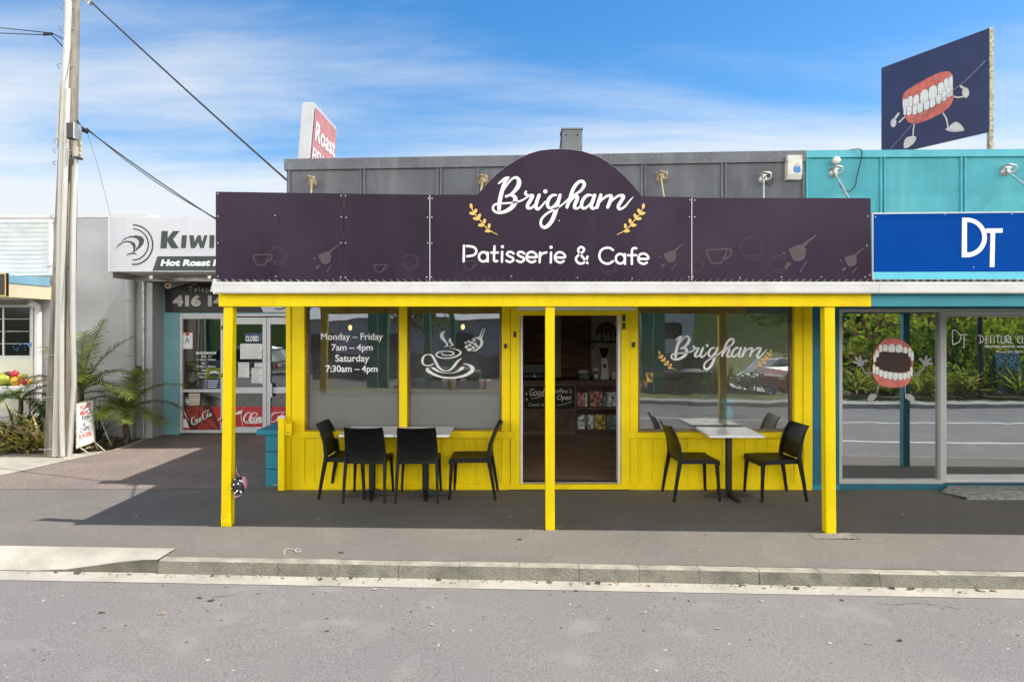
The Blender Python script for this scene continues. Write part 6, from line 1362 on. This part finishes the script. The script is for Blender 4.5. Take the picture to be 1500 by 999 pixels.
for k, (x, y, rr, hh) in enumerate(((6.1,-3.6,.55,.7),(7.0,-3.7,.5,.45),(5.2,-3.8,.4,.35),(3.4,-3.8,.5,.4))):
    bush(x, y, -.05, rr, rr, hh, kinds[(k*2+1)%3], 'small shrub in the verge bed mirrored in the right cafe window', 300+k, n=500, s_=.05)
for k, (x, y, h_, mt) in enumerate(((15,-18,6,'leaf_a'),(22,-20,7,'leaf_c'),(3,-34,8,'leaf_c'),(-6,-30,7,'leaf_a'),(-16,-28,7,'leaf_c'),(30,-26,9,'leaf_a'))):
    t = thing('broadleaf_tree', '%s tree in the distance across the street' % desc[mt], 'tree', (x,y,-1.7), group='trees beyond the car park'); m = MB(); m.tube([(x,y,-1.8),(x+.1,y,h_*.45)], [.25,.14], seg=8); m.build('trunk', 'bark', t)
    m = MB()
    for q in range(7): rnd = random.Random(k*9+q); leafmass(m, (x+rnd.uniform(-1.6,1.6), y+rnd.uniform(-1.2,1.2), h_*.35+rnd.uniform(0,h_*.4)), (1.5,1.4,1.2), 260, .2, 0, k*31+q)
    m.build('crown', mt, t)
# buildings, fence, cars, green pylons
b_ = thing('white_building', 'long white building across the car park with small dark windows', 'building', (9,-38,-1.75))
m = MB(); m.box(4.5, 15, -44, -38, -1.9, 4.2); m.build('wall', 'render_white', b_); m = MB(); m.box(4.3, 15.2, -44.2, -37.8, 4.21, 4.5); m.build('roof', 'corrugated', b_)
for x in (9.0,12.5): m = MB(); m.box(x, x+1.3, -37.99, -37.9, 1.0, 2.2); m.build('window', 'dark_room', b_)
b_ = thing('grey_shed', 'low grey shed left of the white building across the car park', 'building', (-12,-36,-1.75))
m = MB(); m.box(-20, 1, -42, -36, -1.9, 2.6); m.build('wall', 'render_grey', b_); m = MB(); m.prismx([(-42.3,2.61),(-35.6,2.61),(-39,4.0)], -20.3, 1.3); m.build('roof', 'corrugated', b_)
for x in (-16,-11,-5): m = MB(); m.box(x, x+2, -35.99, -35.9, -.2, 1.4); m.build('window', 'dark_room', b_)
b_ = thing('brick_house', 'red brick building behind the tall shrubs across the street', 'building', (24,-14,-1.75))
m = MB(); m.box(18.5, 32, -20, -14, -1.9, 4.2); m.build('wall', 'brick_far', b_); m = MB(); m.box(18.2, 32.3, -20.3, -13.7, 4.21, 4.5); m.build('roof', 'corrugated', b_)
m = MB(); m.box(20, 22, -13.99, -13.9, .4, 2.2); m.build('window', 'dark_room', b_)
fn = thing('timber_fence', 'grey weathered paling fence across the car park', 'fence', (2,-30,-1.75))
m = MB(); x = -14
while x < 14: m.box(x, x+.14, -30, -29.97, -1.78, .1+.02*math.sin(x*7)); x += .16
m.build('palings', 'fence_wood', fn); m = MB(); m.box(-14, 14, -30.06, -30.001, -.3, -.2); m.box(-14, 14, -30.06, -30.001, -1.3, -1.2); m.build('rails', 'fence_wood', fn)
for k, (x, y, h_) in enumerate(((4.55,-5.6,5.0),(-4.7,-7.5,4.6),(-3.2,-9.5,4.6),(-2.3,-9.5,4.6))):
    t = thing('green_pylon', ('green pylon mirrored behind the script lettering','green pillar mirrored at the left of the opening hours window','first thin green post mirrored behind the coffee cup','second thin green post mirrored behind the coffee cup')[k], 'pylon', (x,y,far_z(x,y)), group='green pillars of the service yard')
    w_ = (.38,.35,.1,.1)[k]; m = MB(); m.box(x-w_, x+w_, y-.15, y+.15, far_z(x,y)+.15, h_); m.build('casing', 'green_paint', t, .01)
    m = MB(); m.box(x-w_-.04, x+w_+.04, y-.2, y+.2, far_z(x,y)-.02, far_z(x,y)+.149); m.build('footing', 'concrete_pale', t)
    if w_ > .2: m = MB(); m.box(x-.01, x+.01, y+.1505, y+.153, far_z(x,y)+.2, h_-.1); m.build('pinstripe', 'white_paint', t)
cn = thing('service_canopy', 'green and lime service station canopy across the street', 'canopy', (-12,-9,-1.2))
m = MB(); m.box(-17, -7, -14, -7, 3.0, 3.7); m.build('fascia', 'green_paint', cn); m = MB(); m.box(-17.01, -6.99, -14.01, -6.99, 2.85, 2.999); m.build('stripe', 'lime_paint', cn)
for x in (-15.5,-8.5): m = MB(); m.box(x-.15, x+.15, -10.2, -9.9, -1.4, 2.849); m.build('post', 'green_paint', cn)
m = MB(); m.tube([(13.35,-3.15,-.1),(13.35,-3.15,4.4)], .07, seg=10); o = m.build('street_pole', 'black_metal'); tag(o, 'black street pole on the opposite verge mirrored in the clinic door pane', 'pole')
t = thing('a_frame_sign', 'green and white A frame sign on the opposite verge', 'sandwich board', (14.3,-3.5,.0))
for s2 in (-1,1): m = MB(); m.hexa([(13.95,-3.5+s2*.28-.01,.02),(14.75,-3.5+s2*.28-.01,.02),(14.75,-3.5+s2*.28+.01,.02),(13.95,-3.5+s2*.28+.01,.02),(14.0,-3.5+s2*.03-.01,1.15),(14.7,-3.5+s2*.03-.01,1.15),(14.7,-3.5+s2*.03+.01,1.15),(14.0,-3.5+s2*.03+.01,1.15)]); m.build('panel', 'mag_d', t)
m = MB()
for q in range(6): z = .35+q*.12; m.box(14.06, 14.62-.05*(q%2), -3.5+.25-(z*.22)+.016, -3.5+.25-(z*.22)+.018+.004, z, z+.045)
m.build('text_line', 'paper', t)
# a rough but real car: body profile, glasshouse, wheels, lights
def car(x, y, rz_, mt, label, name, prof, glassp, Lc=4.6, Wc=1.85, zoff=0):
    t = thing(name, label, 'car', (0,0,0), local=True); m = MB(); m.prismx([(a_*Lc/2, z) for a_, z in prof], -Wc/2, Wc/2); m.build('body', mt, t, .07)
    m = MB(); m.prismx([(a_*Lc/2, z) for a_, z in glassp], -Wc/2-.006, Wc/2+.006); m.build('side_glass', 'car_glass', t)
    gx = [p for p in glassp]; front_ = glassp[-1]; m = MB()
    for a_, b_, c in ((glassp[0], glassp[1], 1), (glassp[-2], glassp[-1], -1)):
        m.faces([(-Wc/2+.1,a_[0]*Lc/2+c*-.02,a_[1]),(Wc/2-.1,a_[0]*Lc/2+c*-.02,a_[1]),(Wc/2-.1,b_[0]*Lc/2+c*-.02,b_[1]),(-Wc/2+.1,b_[0]*Lc/2+c*-.02,b_[1])], [(0,1,2,3)])
    m.build('windscreen', 'car_glass', t)
    for sx in (-1,1):
        for sy in (-.62,.62):
            w_ = MB(); w_.lathe([(.2,-.11),(.33,-.11),(.35,-.08),(.35,.08),(.33,.11),(.2,.11)], (sx*(Wc/2-.1),sy*Lc/2,.35), seg=20, axis='x'); wo = w_.build('wheel', 'tyre', t)
            r_ = MB(); r_.lathe([(0,-.09),(.2,-.10),(.21,.0),(.2,.10),(0,.09)], (sx*(Wc/2-.1),sy*Lc/2,.35), seg=14, axis='x'); r_.build('rim', 'steel', wo)
        m = MB(); m.box(sx*(Wc/2-.45), sx*(Wc/2-.1), Lc/2-.1, Lc/2+.012, .68, .84); m.build('headlight', 'lamp_clear', t, .02)
        m = MB(); m.box(sx*(Wc/2-.3), sx*(Wc/2-.08), -Lc/2-.012, -Lc/2+.1, .8, 1.0); m.build('tail_light', 'lamp_red', t, .02)
        m = MB(); m.box(sx*(Wc/2+.02), sx*(Wc/2+.18), .14*Lc, .14*Lc+.12, .98, 1.1); m.build('mirror', mt, t, .03)
    m = MB(); m.box(-.45,.45,Lc/2-.02,Lc/2+.014,.5,.66); m.build('grille', 'black_metal', t)
    t.location = (x, y, far_z(x,y)+.03+zoff); t.rotation_euler = (0,0,rz_); return t
suv = [(-1,.35),(-1,.95),(-.94,1.1),(-.86,1.62),(-.5,1.72),(.1,1.70),(.36,1.12),(.9,1.0),(1,.85),(1,.35)]; sg_ = [(-.84,1.12),(-.8,1.58),(-.5,1.64),(.08,1.62),(.3,1.14)]
ute = [(-1,.4),(-1,1.0),(-.25,1.0),(-.22,1.62),(.2,1.66),(.42,1.12),(.92,1.02),(1,.85),(1,.4)]; ug = [(-.18,1.1),(-.16,1.56),(.18,1.58),(.36,1.14)]
van = [(-1,.35),(-1,1.9),(-.9,2.0),(.4,2.0),(.75,1.25),(.97,1.1),(1,.9),(1,.35)]; vg = [(-.1,1.25),(-.1,1.8),(.36,1.8),(.64,1.27)]
car(8.3,-11.5,R(-72),'car_black','black four wheel drive parked across the street and mirrored in the right cafe window','parked_suv',suv,sg_)
car(14.5,-19.0,R(80),'car_white','white van parked across the street','parked_van',van,vg,5.0,1.95)
car(12.6,-9.9,R(84),'car_red','red pickup parked behind the shrubs across the street','parked_pickup',ute,ug,5.2,1.9,.6)
car(-12.5,-6.2,R(95),'car_silver','silver car mirrored in the takeaway door glass','parked_car',suv,sg_,4.4,1.8)
car(-3.4,-16.0,R(88),'car_silver','silver car mirrored below the opening hours','parked_car',suv,sg_,4.4,1.8)

m = MB(); rnd = random.Random(77)
for i in range(620):
    x = rnd.uniform(-5,5.2); near = rnd.random() < .6; y = YK-.02-abs(rnd.gauss(0,.035)) if near else rnd.uniform(4.2,5.1)
    if rnd.random() < .12: y = rnd.uniform(5.4,7.5)
    z = (gz(x,y)+.003) if y > YK else (rz(x,5)+.012 if y > 4.985 else rz(x,y)+.003)
    s_ = rnd.uniform(.003,.009) if rnd.random() < .85 else rnd.uniform(.012,.022); an = rnd.uniform(0,6.28); q = []
    for k in range(5): r_ = s_*rnd.uniform(.6,1.2); q.append((x+r_*math.cos(an+k*1.256)*1.5, y+r_*math.sin(an+k*1.256), z+rnd.uniform(0,.003)))
    q.append((x,y,z+s_*.5)); m.faces(q, [(k,(k+1)%5,5) for k in range(5)], rnd.choice([0,0,1,2]))
o = m.build('street_grit', ['soil','dry_leaf','kerb_concrete']); tag(o, 'grit, crumbs of stone and dry leaf bits scattered along the gutter', 'grit', kind='stuff')
m = MB(); rnd = random.Random(5)
for (x0, y0, ang, L_) in ((-2.2,4.75,.35,.9),(2.7,4.86,-.1,.7)):
    P = [(x0,y0)]; 
    for k in range(int(L_/.05)): ang += rnd.uniform(-.35,.35); P.append((P[-1][0]+.05*math.cos(ang), P[-1][1]+.03*math.sin(ang)-.008))
    for (xa_, ya_), (xb2, yb2) in zip(P, P[1:]):
        w_ = rnd.uniform(.001,.003); m.poly([(xa_,ya_-w_,rz(xa_,ya_)+.0035),(xb2,yb2-w_,rz(xb2,yb2)+.0035),(xb2,yb2+w_,rz(xb2,yb2)+.0035),(xa_,ya_+w_,rz(xa_,ya_)+.0035)])
struct('road_crack', m, 'soil')
# ---------------------------------------------------------------- tidy up
for o in bpy.data.objects:
    if '_l' in o: del o['_l']
